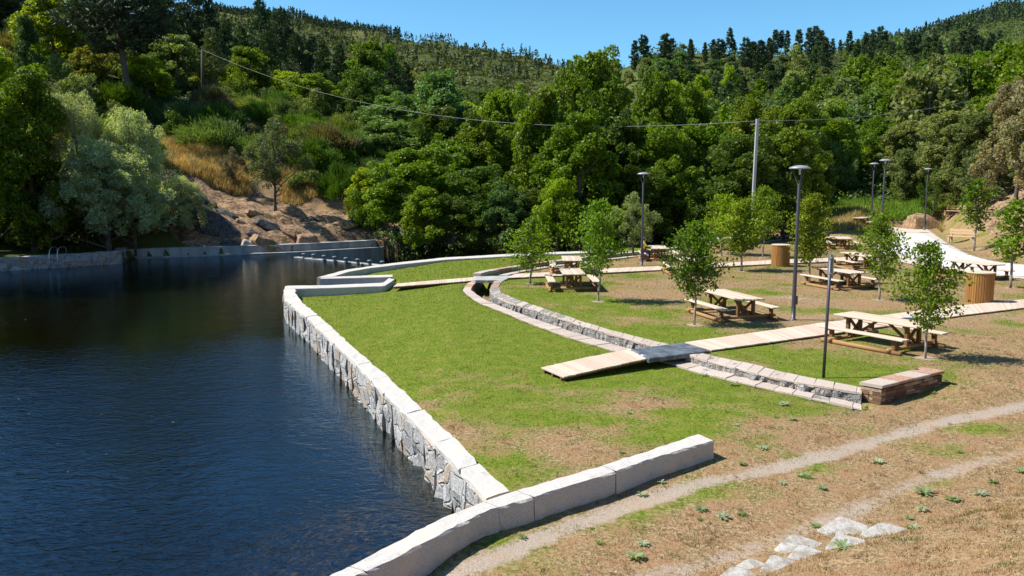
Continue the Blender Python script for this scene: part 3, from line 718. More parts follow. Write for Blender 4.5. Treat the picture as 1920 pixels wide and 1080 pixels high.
mb = MB(); coping_run(mb, b2 - w2 * .40, b2, ZR + .05, .10, .6, 6); rel(mb.build('near_coping', COPE), ch2)
# slate pier
pr = empty('slate_pier', (*W2(1640, 765, -.1), 0)); tag(pr, 'short chunky wall end of stacked brown slate with flat reddish cap at the channel end', 'pier')
ZPI = .44
cnr = [W2(1614, 716, ZPI), W2(1653, 722.8, ZPI), W2(1767.7, 695.4, ZPI), W2(1730, 690, ZPI)]
rg = np.random.default_rng(11); mb = MB(); z = -.35
ux = cnr[2] - cnr[1]; Lx = np.linalg.norm(ux); ux /= Lx; wx = cnr[0] - cnr[1]; Lw = np.linalg.norm(wx); wx /= Lw
up3 = np.array((0, 0, 1.))
while z < ZPI - .09:
    h = rg.uniform(.045, .085)
    for (o_, d_, L_, inn) in ((cnr[1], ux, Lx, wx), (cnr[1], wx, Lw, ux), (cnr[0], ux, Lx, -wx), (cnr[2], wx, Lw, -ux)):
        a = 0
        while a < L_ - .02:
            b = min(L_, a + rg.uniform(.10, .38))
            if L_ - b < .08: b = L_
            c = o_ + d_ * (a + b) / 2 + inn * (.09 + rg.uniform(-.012, .012))
            mb.box((*c, z + h / 2), (b - a - .008, .18, h - .006), (np.r_[d_, 0], np.r_[inn, 0], up3), .008); a = b
    z += h
rel(mb.build('stacked_slate', SLST), pr)
mb = MB(); a = -.02
while a < Lx + .01:
    b = min(Lx + .03, a + rg.uniform(.5, .9)); c = cnr[1] + ux * (a + b) / 2 + wx * Lw / 2
    mb.box((*c, ZPI - .03 + rg.normal(0, .004)), (b - a - .01, Lw + .05, .07), (np.r_[ux, 0], np.r_[wx, 0], up3), .012); a = b
rel(mb.build('cap_stones', COPE), pr)
mb = MB(); mb.box((*(cnr[1] + ux * Lx / 2 + wx * Lw / 2), .0), (Lx - .2, Lw - .2, .75), (np.r_[ux, 0], np.r_[wx, 0], up3)); rel(mb.build('core', SLST), pr)

# ------------------------------------------------------------------ boardwalks and slabs
def planks(name, A, B, z, label, pw=.14, z1=None):
    e = empty(name, (*A[0], z)); tag(e, label, 'boardwalk', 'pale wooden boardwalks')
    z1 = z if z1 is None else z1; z0 = z
    n = 600; RA, L = resample(A, n); RB, _ = resample(B, n); s = np.linspace(0, L, n); k = int(L / pw); mb = MB(); rg = np.random.default_rng(k)
    for i in range(k):
        a, b = i * L / k + .004, (i + 1) * L / k - .004
        P = [np.array([np.interp(t, s, R_[:, j]) for j in (0, 1)]) for t, R_ in ((a, RA), (b, RA), (b, RB), (a, RB))]
        zz = z0 + (z1 - z0) * (i + .5) / k + rg.normal(0, .002)
        mb.add([(*p, zz - .035) for p in P] + [(*p, zz) for p in P], [(0, 1, 5, 4), (1, 2, 6, 5), (2, 3, 7, 6), (3, 0, 4, 7), (4, 5, 6, 7), (3, 2, 1, 0)])
    rel(mb.build('planking', DECK), e).location.z = 0
    e.location.z = 0
    for q in (.12, .5, .88):
        mb = MB(); P = [(*(RA[i] * (1 - q) + RB[i] * q), z0 + (z1 - z0) * i / n - .075) for i in list(range(0, n, 30)) + [n - 1]]
        for p, r_ in zip(P[:-1], P[1:]): mb.bar(p, r_, .06, .08, 0)
        rel(mb.build('bearer', POSTW), e)
    return e
planks('boardwalk', [W2(1014.6, 689, .12), W2(1100, 670, .19), W2(1182, 654.7, .265)], [W2(1056.5, 706.8, .12), W2(1130, 690, .19), W2(1216, 672, .265)], .12, z1=.27, label= 'short weathered boardwalk stub running onto the green lawn from the dark slab')
planks('boardwalk', WL([(1284, 641.5), (1420, 622.5), (1536, 605.5), (1660, 590), (1808, 571.7), (1960, 557)], ZR + .06), WL([(1333.6, 656.5), (1420, 644.5), (1546.9, 627), (1690, 607), (1813, 589.5), (1960, 572)], ZR + .06), ZR + .06, 'long straight boardwalk crossing the picnic field from slab bridge to right edge')
planks('boardwalk', WL([(745, 531.5), (820, 525), (890, 519.5)], .08), WL([(737, 537.5), (820, 531.5), (892, 525.5)], .08), .08, 'narrow boardwalk strip on the back lawn left of the far grey slab')
planks('boardwalk', WL([(966, 513.5), (1050, 509), (1158, 502), (1247, 498.7), (1371.8, 492), (1447, 487.5), (1562, 483), (1690, 478)], ZR + .08), WL([(950, 521), (1053, 516.5), (1141.7, 510.6), (1247, 505.6), (1371.8, 498.5), (1447, 494.8), (1576, 489.5), (1690, 484.5)], ZR + .08), ZR + .08, 'far boardwalk running behind the front picnic tables towards the white path')
def slab(name, pts, z, th, label, mat):
    P = WL(pts, z); rg = np.random.default_rng(5); C, _ = resample(P + [P[0]], 60); C = C[:-1] + rg.normal(0, .015, (59, 2)); c = C.mean(0)
    n = len(C); Vt = np.c_[C, np.full(n, z - .02)]; Vi = np.c_[C + (c - C) * .03, np.full(n, z)]; Vb = np.c_[C, np.full(n, z - th)]
    j = np.arange(n); k = (j + 1) % n; mb = MB()
    mb.add(np.concatenate([Vb, Vt, Vi, [(*c, z)]]), np.concatenate([np.stack([j, k, n + k, n + j], 1), np.stack([n + j, n + k, 2 * n + k, 2 * n + j], 1)]), np.stack([2 * n + j, 2 * n + k, np.full(n, 3 * n)], 1))
    o = mb.build(name, mat); return tag(o, label, 'slab bridge')
slab('slab_bridge', [(1182.5, 655), (1216, 672), (1333, 657), (1282, 641.8)], ZR + .075, .12, 'dark blue-grey slate slab bridging the channel in the middle of the boardwalk', SLAB)
slab('slab_bridge', [(888, 518), (889, 524.5), (945, 525), (965, 516.5)], ZR + .06, .14, 'pale grey stone slab bridging the bend of the channel at the back lawn', CONC)
# white pavement and gravel beyond the tables
PAVE = gravel_mat('white_washed_concrete', (.46, .45, .43), (.56, .55, .53)); GRAV = gravel_mat('beige_gravel', (.42, .36, .30), (.52, .46, .39))
def drape(name, pts, lift, mat, zz=ZR):
    P = WL(pts, zz); P = arr(P); lo, hi = P.min(0), P.max(0); st = .25
    X, Y = np.meshgrid(np.arange(lo[0], hi[0] + st, st), np.arange(lo[1], hi[1] + st, st)); Z = ground_z(X, Y, False) + lift
    I = np.arange(X.size).reshape(X.shape); Qd = np.stack([I[:-1, :-1], I[:-1, 1:], I[1:, 1:], I[1:, :-1]], -1).reshape(-1, 4)
    cx = (X[:-1, :-1] + st / 2).ravel(); cyy = (Y[:-1, :-1] + st / 2).ravel(); keep = inpoly(cx, cyy, P)
    return tag(obj(name, nmesh(name, np.stack([X, Y, Z], -1).reshape(-1, 3), Qd[keep], True), mat), kind='structure')
drape('gravel_path', GRP, .03, GRAV)
drape('pavement', [(1672, 440), (1700, 438), (1736, 441), (1757, 450), (1780, 464), (1815, 479), (1870, 494), (1980, 508), (2100, 520), (2100, 531), (1920, 520.5), (1840, 514), (1760, 501), (1692, 481), (1650, 458)], .045, PAVE)

# ------------------------------------------------------------------ street furniture
def lamp(px, pyb, pyt, label, z0=ZR, first=[None]):
    p = W(px, pyb, z0); h = PD(px, pyt, p[1])[2] - z0
    if first[0] is None:
        e = empty('street_lamp', p); H = 5.3
        mb = MB(); mb.lathe([(.13, 0), (.13, .03), (.075, .035), (.075, .5), (.055, 3.2), (.05, H - .62), (.04, H - .6)], n=14); mb.build('pole', METAL, e, True)
        mb = MB(); mb.bar((.07, -.06, .55), (.07, -.06, .85), .01, .09); mb.build('access_panel', METAL, e)
        for k in range(3):
            a = k * 2.094 + .5; mb = MB(); mb.tube([(0, 0, H - .8), (.05 * math.cos(a), .05 * math.sin(a), H - .6), (.17 * math.cos(a), .17 * math.sin(a), H - .3), (.27 * math.cos(a), .27 * math.sin(a), H - .10)], .018, 6); mb.build('arm', METAL, e, True)
        mb = MB(); mb.lathe([(0.001, H - .30), (.03, H - .28), (.035, H - .12), (.16, H - .10), (.001, H - .09)], n=12); mb.build('lamp_glass', GLASSM, e, True)
        mb = MB(); mb.lathe([(.001, H - .085), (.32, H - .10), (.36, H - .09), (.35, H - .06), (.24, H - .01), (.10, H + .02), (.001, H + .025)], n=24); mb.build('lamp_housing', CAPM, e, True)
        first[0] = e
    else: e = copy_tree(first[0]); e.location = p
    k = h / 5.32; e.scale = (k, k, k); return tag(e, label, 'street lamp', 'slim grey street lamps of the picnic area')
lamp(1487, 600, 310, 'nearest and tallest grey street lamp, between the front picnic tables')
lamp(1203, 498, 323, 'grey street lamp beside the pale olive-like tree and the shaded picnic table')
lamp(1632, 436, 305, 'left one of the two grey street lamps standing close together beyond the tables')
lamp(1651, 458, 298, 'right one of the two grey street lamps close together, rising from behind a sapling')
lamp(1733, 432, 315, 'farthest right grey street lamp beside the earthy cutting')
p = W(1544, 708, ZR); e = empty('sign_post', p); tag(e, 'dark steel signpost with its sign seen edge-on, behind the channel coping', 'sign')
h = PD(1548, 478, p[1])[2] - ZR
mb = MB(); mb.tube([(0, 0, 0), (.03, 0, h)], .036, 12); mb.build('post', METAL, e, True)
mb = MB(); mb.box((.085, .12, h - .27), (.014, .34, .56), ((math.cos(.05), 0, 0), (0, 1, 0), (0, 0, 1)), .004); mb.build('sign_panel', STEEL, e)
for z in (h - .07, h - .43): mb = MB(); mb.lathe([(.045, -.02), (.045, .02)], (.03, 0, z), 12); mb.bar((.0, .0, z), (.09, .06, z), .03, .03); mb.build('clamp', STEEL, e)

# picnic table: long axis X, 2.6 m; log sledge below, posts and braces, two benches
def make_table():
    e = empty('picnic_table', (0, 0, 0)); L = 2.6; rg = np.random.default_rng(1)
    mb = MB()
    for i in range(6): y = -.40 + i * .16; mb.box((rg.uniform(-.015, .015), y, .735), (L, .150, .045), None, .010)
    mb.build('tabletop', TABW, e)
    for sy in (-1, 1):
        mb = MB()
        for i in range(2): mb.box((rg.uniform(-.01, .01), sy * (.93 + (i - .5) * .165), .43), (L, .155, .045), None, .010)
        mb.build('seat', TABW, e)
        mb = MB(); mb.tube([(-L / 2 + .05, sy * 1.02, .06), (L / 2 - .05, sy * 1.02, .06)], .065, 10); mb.build('ground_log', LOGW, e, True)
        for sx in (-1, 1):
            mb = MB(); mb.bar((sx * .92, sy * .28, .07), (sx * .92, sy * .28, .68), .10, .10); mb.build('table_leg', POSTW, e)
            mb = MB(); mb.bar((sx * .98, sy * .93, .07), (sx * .98, sy * .93, .385), .10, .12); mb.build('bench_leg', POSTW, e)
            mb = MB(); mb.bar((sx * .86, sy * .30, .10), (sx * .86, -sy * .30, .66), .07, .07); mb.build('cross_brace', POSTW, e)
    for sx in (-1, 1):
        mb = MB(); mb.tube([(sx * .92, -1.12, .12), (sx * .92, 1.12, .12)], .06, 10); mb.build('cross_log', LOGW, e, True)
        mb = MB(); mb.bar((sx * .92, -.44, .69), (sx * .92, .44, .69), .09, .06); mb.build('top_bearer', POSTW, e)
        for sy in (-1, 1): mb = MB(); mb.bar((sx * .98, sy * .80, .395), (sx * .98, sy * 1.06, .395), .10, .05); mb.build('seat_bearer', POSTW, e)
        mb = MB(); mb.bar((sx * .88, 0, .16), (sx * .15, 0, .68), .07, .07, up=(0, 1, 0)); mb.build('diagonal_brace', POSTW, e)
    return e
TABLES = [((1580, 585), (1740, 610), 'large picnic table nearest the camera, under the birch sapling beside the boardwalk'),
 ((1533, 499), (1620, 512.5), 'picnic table in dry grass just behind the tall street lamp and signpost'),
 ((1343, 545), (1402, 560), 'picnic table half hidden behind a leafy birch sapling, left of the tall lamp'),
 ((1067, 501.8), (1078, 515), 'picnic table end-on beside the bushy bright birch near the channel bend'),
 ((1070, 479.5), (1074, 488.5), 'small-looking picnic table directly behind the end-on table by the channel'),
 ((1230, 459.3), (1239, 467), 'shaded picnic table by the street lamp where a person in yellow sits'),
 ((1279, 479.5), (1300, 490), 'picnic table on the far boardwalk edge, mostly covered by a tall birch sapling'),
 ((1340, 448.5), (1382, 444.5), 'picnic table seen side-on in front of the far channel edging, behind saplings'),
 ((1574, 441.5), (1588, 449), 'picnic table end-on on dry ground behind the round slatted bin and lamp'),
 ((1590, 472), (1640, 480.5), 'picnic table mostly hidden behind the second birch, bench facing the far boardwalk'),
 ((1597, 422), (1632, 417.5), 'farthest picnic table below the twin street lamps near the back lawn'),
 ((1781, 486.5), (1876, 497.5), 'picnic table at the edge of the white pavement behind the big slatted bin'),
 ((1525, 437), (1553, 433), 'distant picnic table hidden behind the yellowish birch sapling by the far edging')]
T0 = None; TPOS = []
for i, (a, b, lab) in enumerate(TABLES):
    pa, pb = W2(*a, ZR + .75), W2(*b, ZR + .75); c = (pa + pb) / 2; ang = math.atan2(pb[1] - pa[1], pb[0] - pa[0])
    if T0 is None: T0 = make_table(); o = T0
    else: o = copy_tree(T0)
    z = gz(*c); TPOS.append((c, ang, z))
    o.location = (*c, z); o.rotation_euler.z = ang; tag(o, lab, 'picnic table', 'wooden picnic tables with attached benches')
# slatted bin enclosures
def make_bin():
    e = empty('slatted_bin', (0, 0, 0)); H = 1.13; n = 34; mb = MB(); rg = np.random.default_rng(3)
    for i in range(n):
        a = i * 2 * math.pi / n; r = .46; c = (r * math.cos(a), r * math.sin(a)); d = np.array((-math.sin(a), math.cos(a), 0)); o_ = np.array((math.cos(a), math.sin(a), 0))
        mb.box((*c, H / 2), (H + rg.uniform(-.015, .0), .079, .035), (up3, d, o_), .012)
    mb.build('slats', SLATW, e)
    mb = MB(); mb.lathe([(.435, .05), (.435, H - .05)], n=34); mb.build('drum', POSTW, e, True)
    mb = MB(); mb.lathe([(.001, H), (.48, H), (.50, H + .01), (.50, H + .04), (.48, H + .05), (.001, H + .05)], n=34); mb.build('lid', TABW, e)
    return e
b0 = make_bin(); b0.location = W(1835, 567, ZR); tag(b0, 'large round bin of orange-brown upright slats beside the boardwalk at the right', 'bin', 'round slatted timber bins')
b1 = copy_tree(b0); b1.location = W(1463, 499, ZR); tag(b1, 'smaller-looking round slatted bin farther back on the far boardwalk', 'bin')
# benches
def make_bench(L=1.8, back=True, name='park_bench'):
    e = empty(name, (0, 0, 0))
    mb = MB()
    for i in range(3): mb.box((0, -.18 + i * .165, .44), (L, .155, .055), None, .01)
    mb.build('seat', BENCHW, e)
    for s in (-1, 1):
        x = s * (L / 2 - .12)
        mb = MB(); mb.box((x, -.16, .205), (.14, .14, .41), None, .012); mb.build('leg', BENCHW, e)
        mb = MB()
        if back: mb.bar((x, .26, 0), (x, .34, .98), .14, .12, .012)
        else: mb.box((x, .14, .205), (.14, .14, .41), None, .012)
        mb.build('leg', BENCHW, e)
    if back:
        mb = MB()
        for z in (.66, .86): mb.box((0, .235 + .08 * (z - .5), z), (L, .05, .17), None, .01)
        mb.build('backrest', BENCHW, e)
    return e
def place_bench(e, px, py, ang, lab):
    q = W2(px, py, .3); z = gz(*q); e.location = (*q, z); e.rotation_euler.z = ang; return tag(e, lab, 'bench', 'heavy timber benches by the pavement')
k1 = make_bench(); place_bench(k1, 1801, 455, R(-52), 'nearer timber bench with a back on the right edge of the white pavement')
k2 = copy_tree(k1); place_bench(k2, 1787, 429, R(-60), 'farther timber bench with a back, behind the other one on the earthy bank side')
k3 = make_bench(2.2, False); place_bench(k3, 1900, 486, R(-8), 'backless timber bench at the right edge behind a thin planted sapling')
# poles and cable
pA = PD(1407.5, 470, 57); e = empty('concrete_pole', (pA[0], 57, 0)); tag(e, 'tall pale concrete utility pole rising before the dark trees behind the saplings', 'utility pole')
hA = PD(1413, 223, 57)[2]; e.location.z = gz(pA[0], 57); hh = hA - e.location.z
mb = MB(); mb.bar((0, 0, 0), (.12, 0, hh), .20, .19, .02); mb.build('shaft', POLEC, e)
mb = MB(); mb.bar((-.35, 0, hh - .35), (.35, 0, hh - .35), .06, .06); mb.build('bracket', STEEL, e)
topA = Vector((pA[0] + .1, 57, hA - .12))
pB = PD(380, 197, 95); zB = gz(pB[0], 95); tB = PD(379, 93, 95)
e = empty('wooden_pole', (pB[0], 95, zB)); tag(e, 'dark wooden utility pole on the scrubby slope at the left', 'utility pole')
mb = MB(); mb.tube([(0, 0, -.5), (tB[0] - pB[0], 0, tB[2] - zB)], [.17, .13], 10); mb.build('shaft', POLEW, e, True)
mb = MB(); mb.bar((-.2, 0, tB[2] - zB - .2), (.35, 0, tB[2] - zB - .2), .08, .08); mb.build('bracket', STEEL, e)
topB = Vector(tB)
def cable(a, b, sag, label):
    pts = []
    for i in range(41):
        t = i / 40; p = a.lerp(b, t); p.z -= sag * 4 * t * (1 - t); pts.append(tuple(p))
    mb = MB(); mb.tube(pts, .013, 5); o = mb.build('overhead_cable', WIREM, None, True); tag(o, label, 'cable')
cable(topB, topA, 3.1, 'thin overhead cable sagging from the wooden pole to the pale concrete pole')
cable(topA, Vector(PD(1960, 152, 75)), .9, 'thin overhead cable running right from the concrete pole across the hillside')

# ------------------------------------------------------------------ person
def person():
    c, ang, z = TPOS[5]
    ax = np.array((math.cos(ang), math.sin(ang))); n_ = np.array((-ax[1], ax[0]))
    if n_[0] > 0: n_ = -n_
    q = c + n_ * .93 + ax * .35
    e = empty('person', (*q, z), math.atan2(-n_[1], -n_[0])); tag(e, 'person in a yellow top and dark blue trousers sitting at the shaded picnic table', 'person')
    # local: +X towards the table
    J = {'pel': (0, 0, .53), 'wai': (.02, 0, .70), 'che': (.05, 0, .90), 'nec': (.08, 0, 1.06), 'hea': (.11, 0, 1.15), 'top': (.12, 0, 1.29),
         'hl': (.03, .10, .52), 'kl': (.42, .13, .52), 'al': (.42, .13, .10), 'tl': (.58, .14, .05), 'hr': (.03, -.10, .52), 'kr': (.42, -.13, .52), 'ar': (.40, -.13, .10), 'tr': (.56, -.14, .05),
         'sl': (.07, .18, 1.00), 'el': (.22, .24, .80), 'wl': (.42, .16, .80), 'fl': (.52, .12, .79), 'sr': (.07, -.18, 1.00), 'er': (.22, -.24, .80), 'wr': (.42, -.14, .80), 'fr': (.52, -.10, .79)}
    rad = dict(pel=.14, wai=.125, che=.145, nec=.055, hea=.085, top=.07, hl=.09, kl=.062, al=.042, tl=.03, hr=.09, kr=.062, ar=.042, tr=.03, sl=.06, el=.042, wl=.028, fl=.025, sr=.06, er=.042, wr=.028, fr=.025)
    def skin(name, edges, mat, grow=1.0, parent=e, root=None):
        ks = sorted({k for ed in edges for k in ed}, key=lambda k: list(J).index(k)); me = bpy.data.meshes.new(name)
        me.from_pydata([J[k] for k in ks], [(ks.index(a), ks.index(b)) for a, b in edges], []); o = obj(name, me, mat, parent)
        mod = o.modifiers.new('skin', 'SKIN'); o.modifiers.new('sub', 'SUBSURF').levels = 2; o.modifiers['sub'].render_levels = 2
        for i, k in enumerate(ks): r = rad[k] * grow; me.skin_vertices[0].data[i].radius = (r, r); me.skin_vertices[0].data[i].use_root = (i == 0)
        return o
    SK = plain('skin', (.46, .27, .18), .6); YE = plain('yellow_cloth', (.80, .62, .03), .9); BL = plain('dark_blue_cloth', (.03, .035, .09), .9); HA = plain('dark_hair', (.03, .018, .012), .6)
    body = [('pel', 'wai'), ('wai', 'che'), ('che', 'nec'), ('nec', 'hea'), ('hea', 'top'), ('pel', 'hl'), ('hl', 'kl'), ('kl', 'al'), ('al', 'tl'), ('pel', 'hr'), ('hr', 'kr'), ('kr', 'ar'), ('ar', 'tr'),
            ('che', 'sl'), ('sl', 'el'), ('el', 'wl'), ('wl', 'fl'), ('che', 'sr'), ('sr', 'er'), ('er', 'wr'), ('wr', 'fr')]
    skin('body', body, SK, .95)
    skin('top', [('pel', 'wai'), ('wai', 'che'), ('che', 'sl'), ('sl', 'el'), ('che', 'sr'), ('sr', 'er')], YE, 1.18)
    skin('trousers', [('pel', 'hl'), ('hl', 'kl'), ('kl', 'al'), ('pel', 'hr'), ('hr', 'kr'), ('kr', 'ar')], BL, 1.16)
    bm = bmesh.new(); bmesh.ops.create_icosphere(bm, subdivisions=3, radius=.105)
    for v in bm.verts:
        if v.co.x > .03 and v.co.z < .05: v.co.x = .03 + (v.co.x - .03) * .1
        v.co.z *= 1.12
    me = bpy.data.meshes.new('hair'); bm.to_mesh(me); bm.free(); o = obj('hair', me, HA, e); o.location = (.095, 0, 1.235)
person()

# ------------------------------------------------------------------ rocks
def rock(name, loc, size, seed, mat, rot=(0, 0, 0), flat=.0, sub=3):
    bm = bmesh.new(); bmesh.ops.create_icosphere(bm, subdivisions=sub, radius=1)
    for v in bm.verts:
        c = v.co.copy(); s = 1 + .35 * mnoise.noise(c * 1.1 + Vector((seed * 7.3, 0, 0))) + .14 * mnoise.noise(c * 3.5 + Vector((0, seed * 3.1, 0)))
        v.co = c * s
        for ax_ in ((1, .3, .2), (-.4, 1, .1), (.1, -.9, .4), (-1, -.2, .1)):
            a = Vector(ax_).normalized(); d = v.co.dot(a)
            if d > .72: v.co -= a * (d - .72)
        if flat and v.co.z > flat: v.co.z = flat + (v.co.z - flat) * .12
        v.co.x *= size[0]; v.co.y *= size[1]; v.co.z *= size[2]
    me = bpy.data.meshes.new(name); bm.to_mesh(me); bm.free(); o = obj(name, me, mat); o.location = loc; o.rotation_euler = rot; return o
FS = [(1582, 992, 0.47, 0.25, 'tan flat stone at the top of the stone row, left of the grey one'), (1495, 1022, 0.45, 0.22, 'long pinkish flat stone forming the left upper edge of the stone row'),
      (1588, 1020, 0.44, 0.22, 'wide pale grey flat stone in the middle of the stone row'), (1657, 997, 0.44, 0.20, 'bluish grey cracked flat stone at the upper right end of the row'),
      (1512, 1042, 0.31, 0.18, 'smooth pale flat stone below the middle of the stone row'), (1463, 1063, 0.35, 0.19, 'orange-stained flat stone near the bottom edge of the photo'),
      (1408, 1058, 0.22, 0.12, 'small rounded flat stone left of the orange-stained one'), (1383, 1080, 0.30, 0.18, 'flat pale stone cut by the bottom edge of the photo')]
for i, (a, b, sx, sy, lab) in enumerate(FS):
    q = W2(a, b, .12); q = W2(a, b, gz(*q)); z = gz(*q)
    o = rock('flat_stone', (*q, z - .015), (sx, sy * 1.25, .10), i + 3, PALE, (R(6), R(-5 + 3 * (i % 3)), R(22 + 9 * (i % 3))), .42); tag(o, lab, 'stone', 'row of pale flat stones set in the brown bank')
rk = [(392, 432, 64.3, 4.2, 1.3, .95, -36, 'long dark slanting schist slab in shade above the concrete shore wall'), (350, 392, 66, 2.6, 1.1, 1.1, -30, 'dark rock ledge at the top left of the bare bank under the grey tree'),
      (466, 428, 63.8, .75, .5, .45, -20, 'pale whitish boulder sitting on the bare earthy bank'), (500, 450, 64.0, 1.6, .7, .6, -30, 'mossy brown rock slab sloping down to the shore wall'),
      (575, 425, 66, 1.2, .8, .7, -10, 'brown rock at the foot of the lone olive-like tree shadow'), (642, 410, 70, 1.4, .7, .4, 5, 'grey broken rock outcrop along the right part of the bare bank'),
      (432, 455, 63.0, .9, .5, .5, -20, 'small grey rock at the toe of the dark slab by the shore wall'), (785, 452, 70, 2.2, 1.0, .8, -8, 'dark rock shelf beyond the weir end below the leaning tree')]
for i, (a, b, D, sx, sy, sz, tilt, lab) in enumerate(rk):
    q = PD(a, b, D); z = gz(q[0], D); o = rock('rock', (q[0], D, z + sz * .15), (sx, sy, sz), 20 + i, (PALE if i == 2 else EARTHR if i in (3, 4, 5) else LOOSE), (R(10), R(-tilt), R(15))); tag(o, lab, 'rock')
rk2 = random.Random(6)
for i, (a, py_, D) in enumerate([(425, 400, 66.5), (452, 412, 66), (478, 395, 68), (500, 420, 66.5), (538, 408, 68.5), (556, 395, 70.5), (590, 405, 70), (612, 398, 71.5), (630, 412, 70.5), (668, 408, 72), (700, 415, 73.5), (440, 384, 70.5), (480, 440, 64.6), (540, 432, 66), (385, 385, 68)]):
    q = PD(a, 400, D); z = gz(q[0], D); s = rk2.uniform(.5, 1.2)
    o = rock('rock', (q[0], D, z + .05), (1.3 * s, .7 * s, .42 * s), 60 + i, LOOSE if i % 3 == 0 else EARTHR, (R(rk2.uniform(-15, 15)), R(rk2.uniform(12, 38)), R(rk2.uniform(-20, 30)))); tag(o, ('larger' if s > .85 else 'smaller') + (' dark grey' if i % 3 == 0 else ' brown') + ' slanting rock jutting from the bare bank ' + ('left of the lone tree' if a < 505 else 'right of the lone tree' if a < 600 else 'towards the weir end'), 'rock', 'rocks jutting from the bare bank')
q = PD(1728, 412, 78); o = rock('rock', (q[0], 78, gz(q[0], 78) + .1), (2.0, 1.4, 1.25), 41, EARTHR, (0, R(12), 0)); tag(o, 'reddish earthen outcrop beside the farthest right street lamp', 'rock')
q = PD(1752, 384, 84); o = rock('rock', (q[0], 84, gz(q[0], 84) + .1), (.5, .4, .3), 42, PALE); tag(o, 'small white stone on the meadow edge above the reddish outcrop', 'rock')
# ------------------------------------------------------------------ vegetation
def unit(v): return v / (np.linalg.norm(v, axis=-1, keepdims=True) + 1e-9)
def cards(C, Nn, L, Wd, rng, T=None):
    """leaf-shaped quads"""
    n = len(C); Nn = unit(Nn)
    t = unit(np.cross(Nn, rng.normal(size=(n, 3)))) if T is None else unit(T)
    b = unit(np.cross(Nn, t)); L = np.broadcast_to(np.asarray(L, float).reshape(-1, 1), (n, 1)) / 2; Wd = np.broadcast_to(np.asarray(Wd, float).reshape(-1, 1), (n, 1)) / 2
    V = np.stack([C - t * L, C + b * Wd - t * L * .1, C + t * L, C - b * Wd - t * L * .1], 1).reshape(-1, 3)
    return V, np.arange(4 * n).reshape(-1, 4)
def clumps(rng, cen, rad, n, leaf, flat=.75, up=.35, jag=.6, wl=.62, lo=-.55):
    """n leaves spread over the shells of clumps"""
    k = len(cen); w = rad ** 2; idx = rng.choice(k, n, p=w / w.sum())
    d = unit(rng.normal(size=(n, 3))); bad = (d[:, 2] < lo); d[bad, 2] *= -1
    rr = rad[idx] * (.45 + .6 * np.sqrt(rng.random(n)))
    C = cen[idx] + d * rr[:, None] * np.array((1, 1, flat))
    N_ = d * .75 + np.array((0, 0, up)) + rng.normal(size=(n, 3)) * jag
    s = leaf * rng.uniform(.65, 1.35, n)
    return cards(C, N_, s, s * wl, rng)
def envelope(rng, n, H, R_, base, shape, inner=.35):
    s = rng.random(n)
    if shape == 'round': s = .04 + .93 * s; r = np.sin(np.pi * s ** .78) ** .62
    elif shape == 'cone': s = s ** 1.35; r = (1 - s) ** .7 * (s + .05) ** .22 * 1.12
    elif shape == 'dome': s = .12 + .85 * s; r = np.sqrt(np.clip(1 - (s - .25) ** 2 / .56, .02, 1))
    elif shape == 'column': r = np.sin(np.pi * (.06 + .9 * s)) ** .4
    elif shape == 'tall': r = np.clip(np.sin(np.pi * s ** .6), .05, 1) ** .7
    a = rng.uniform(0, 2 * np.pi, n); ph = rng.uniform(0, 6.28, 3)
    lob = 1 + .20 * np.sin(2 * a + ph[0] + 3 * s) + .15 * np.sin(3 * a + ph[1] - 5 * s) + .10 * np.sin(5 * a + ph[2] + 8 * s)
    q = R_ * r * lob * np.sqrt(rng.uniform(inner, 1, n))
    return np.stack([q * np.cos(a), q * np.sin(a), base + (H - base) * s], 1)
def limbs(mb, rng, H, base, cen, rt, k=12, bend=.0):
    top = H * .86; n = 7; P = [(bend * (i / n) * H * .1 + rng.normal(0, .008) * H * (i > 0), rng.normal(0, .008) * H * (i > 0), -.3 + (top + .3) * i / n) for i in range(n + 1)]
    mb.tube(P, [rt * (1.25 if i == 0 else 1) * (1 - .85 * (i / n) ** .9) for i in range(n + 1)], 9)
    P = np.array(P)
    for j in rng.choice(len(cen), min(k, len(cen)), replace=False):
        c = cen[j]; z0 = np.clip(c[2] - (.35 + .4 * rng.random()) * np.hypot(c[0], c[1]) - .05 * H, base * .55, top * .9)
        p0 = np.array([np.interp(z0, P[:, 2], P[:, 0]), np.interp(z0, P[:, 2], P[:, 1]), z0]); m = (p0 * .5 + c * .5) + rng.normal(0, .03 * H, 3) * (1, 1, .5)
        r0 = rt * .45 * (1 - .6 * z0 / H); mb.tube([p0, p0 * .25 + m * .75, m * .3 + c * .7, c], [r0, r0 * .75, r0 * .45, r0 * .15], 6, False)
PROTO = {}
def proto(key, H, R_, crown, trunk, lm, bk): PROTO[key] = (H, R_, crown, trunk, lm, bk)
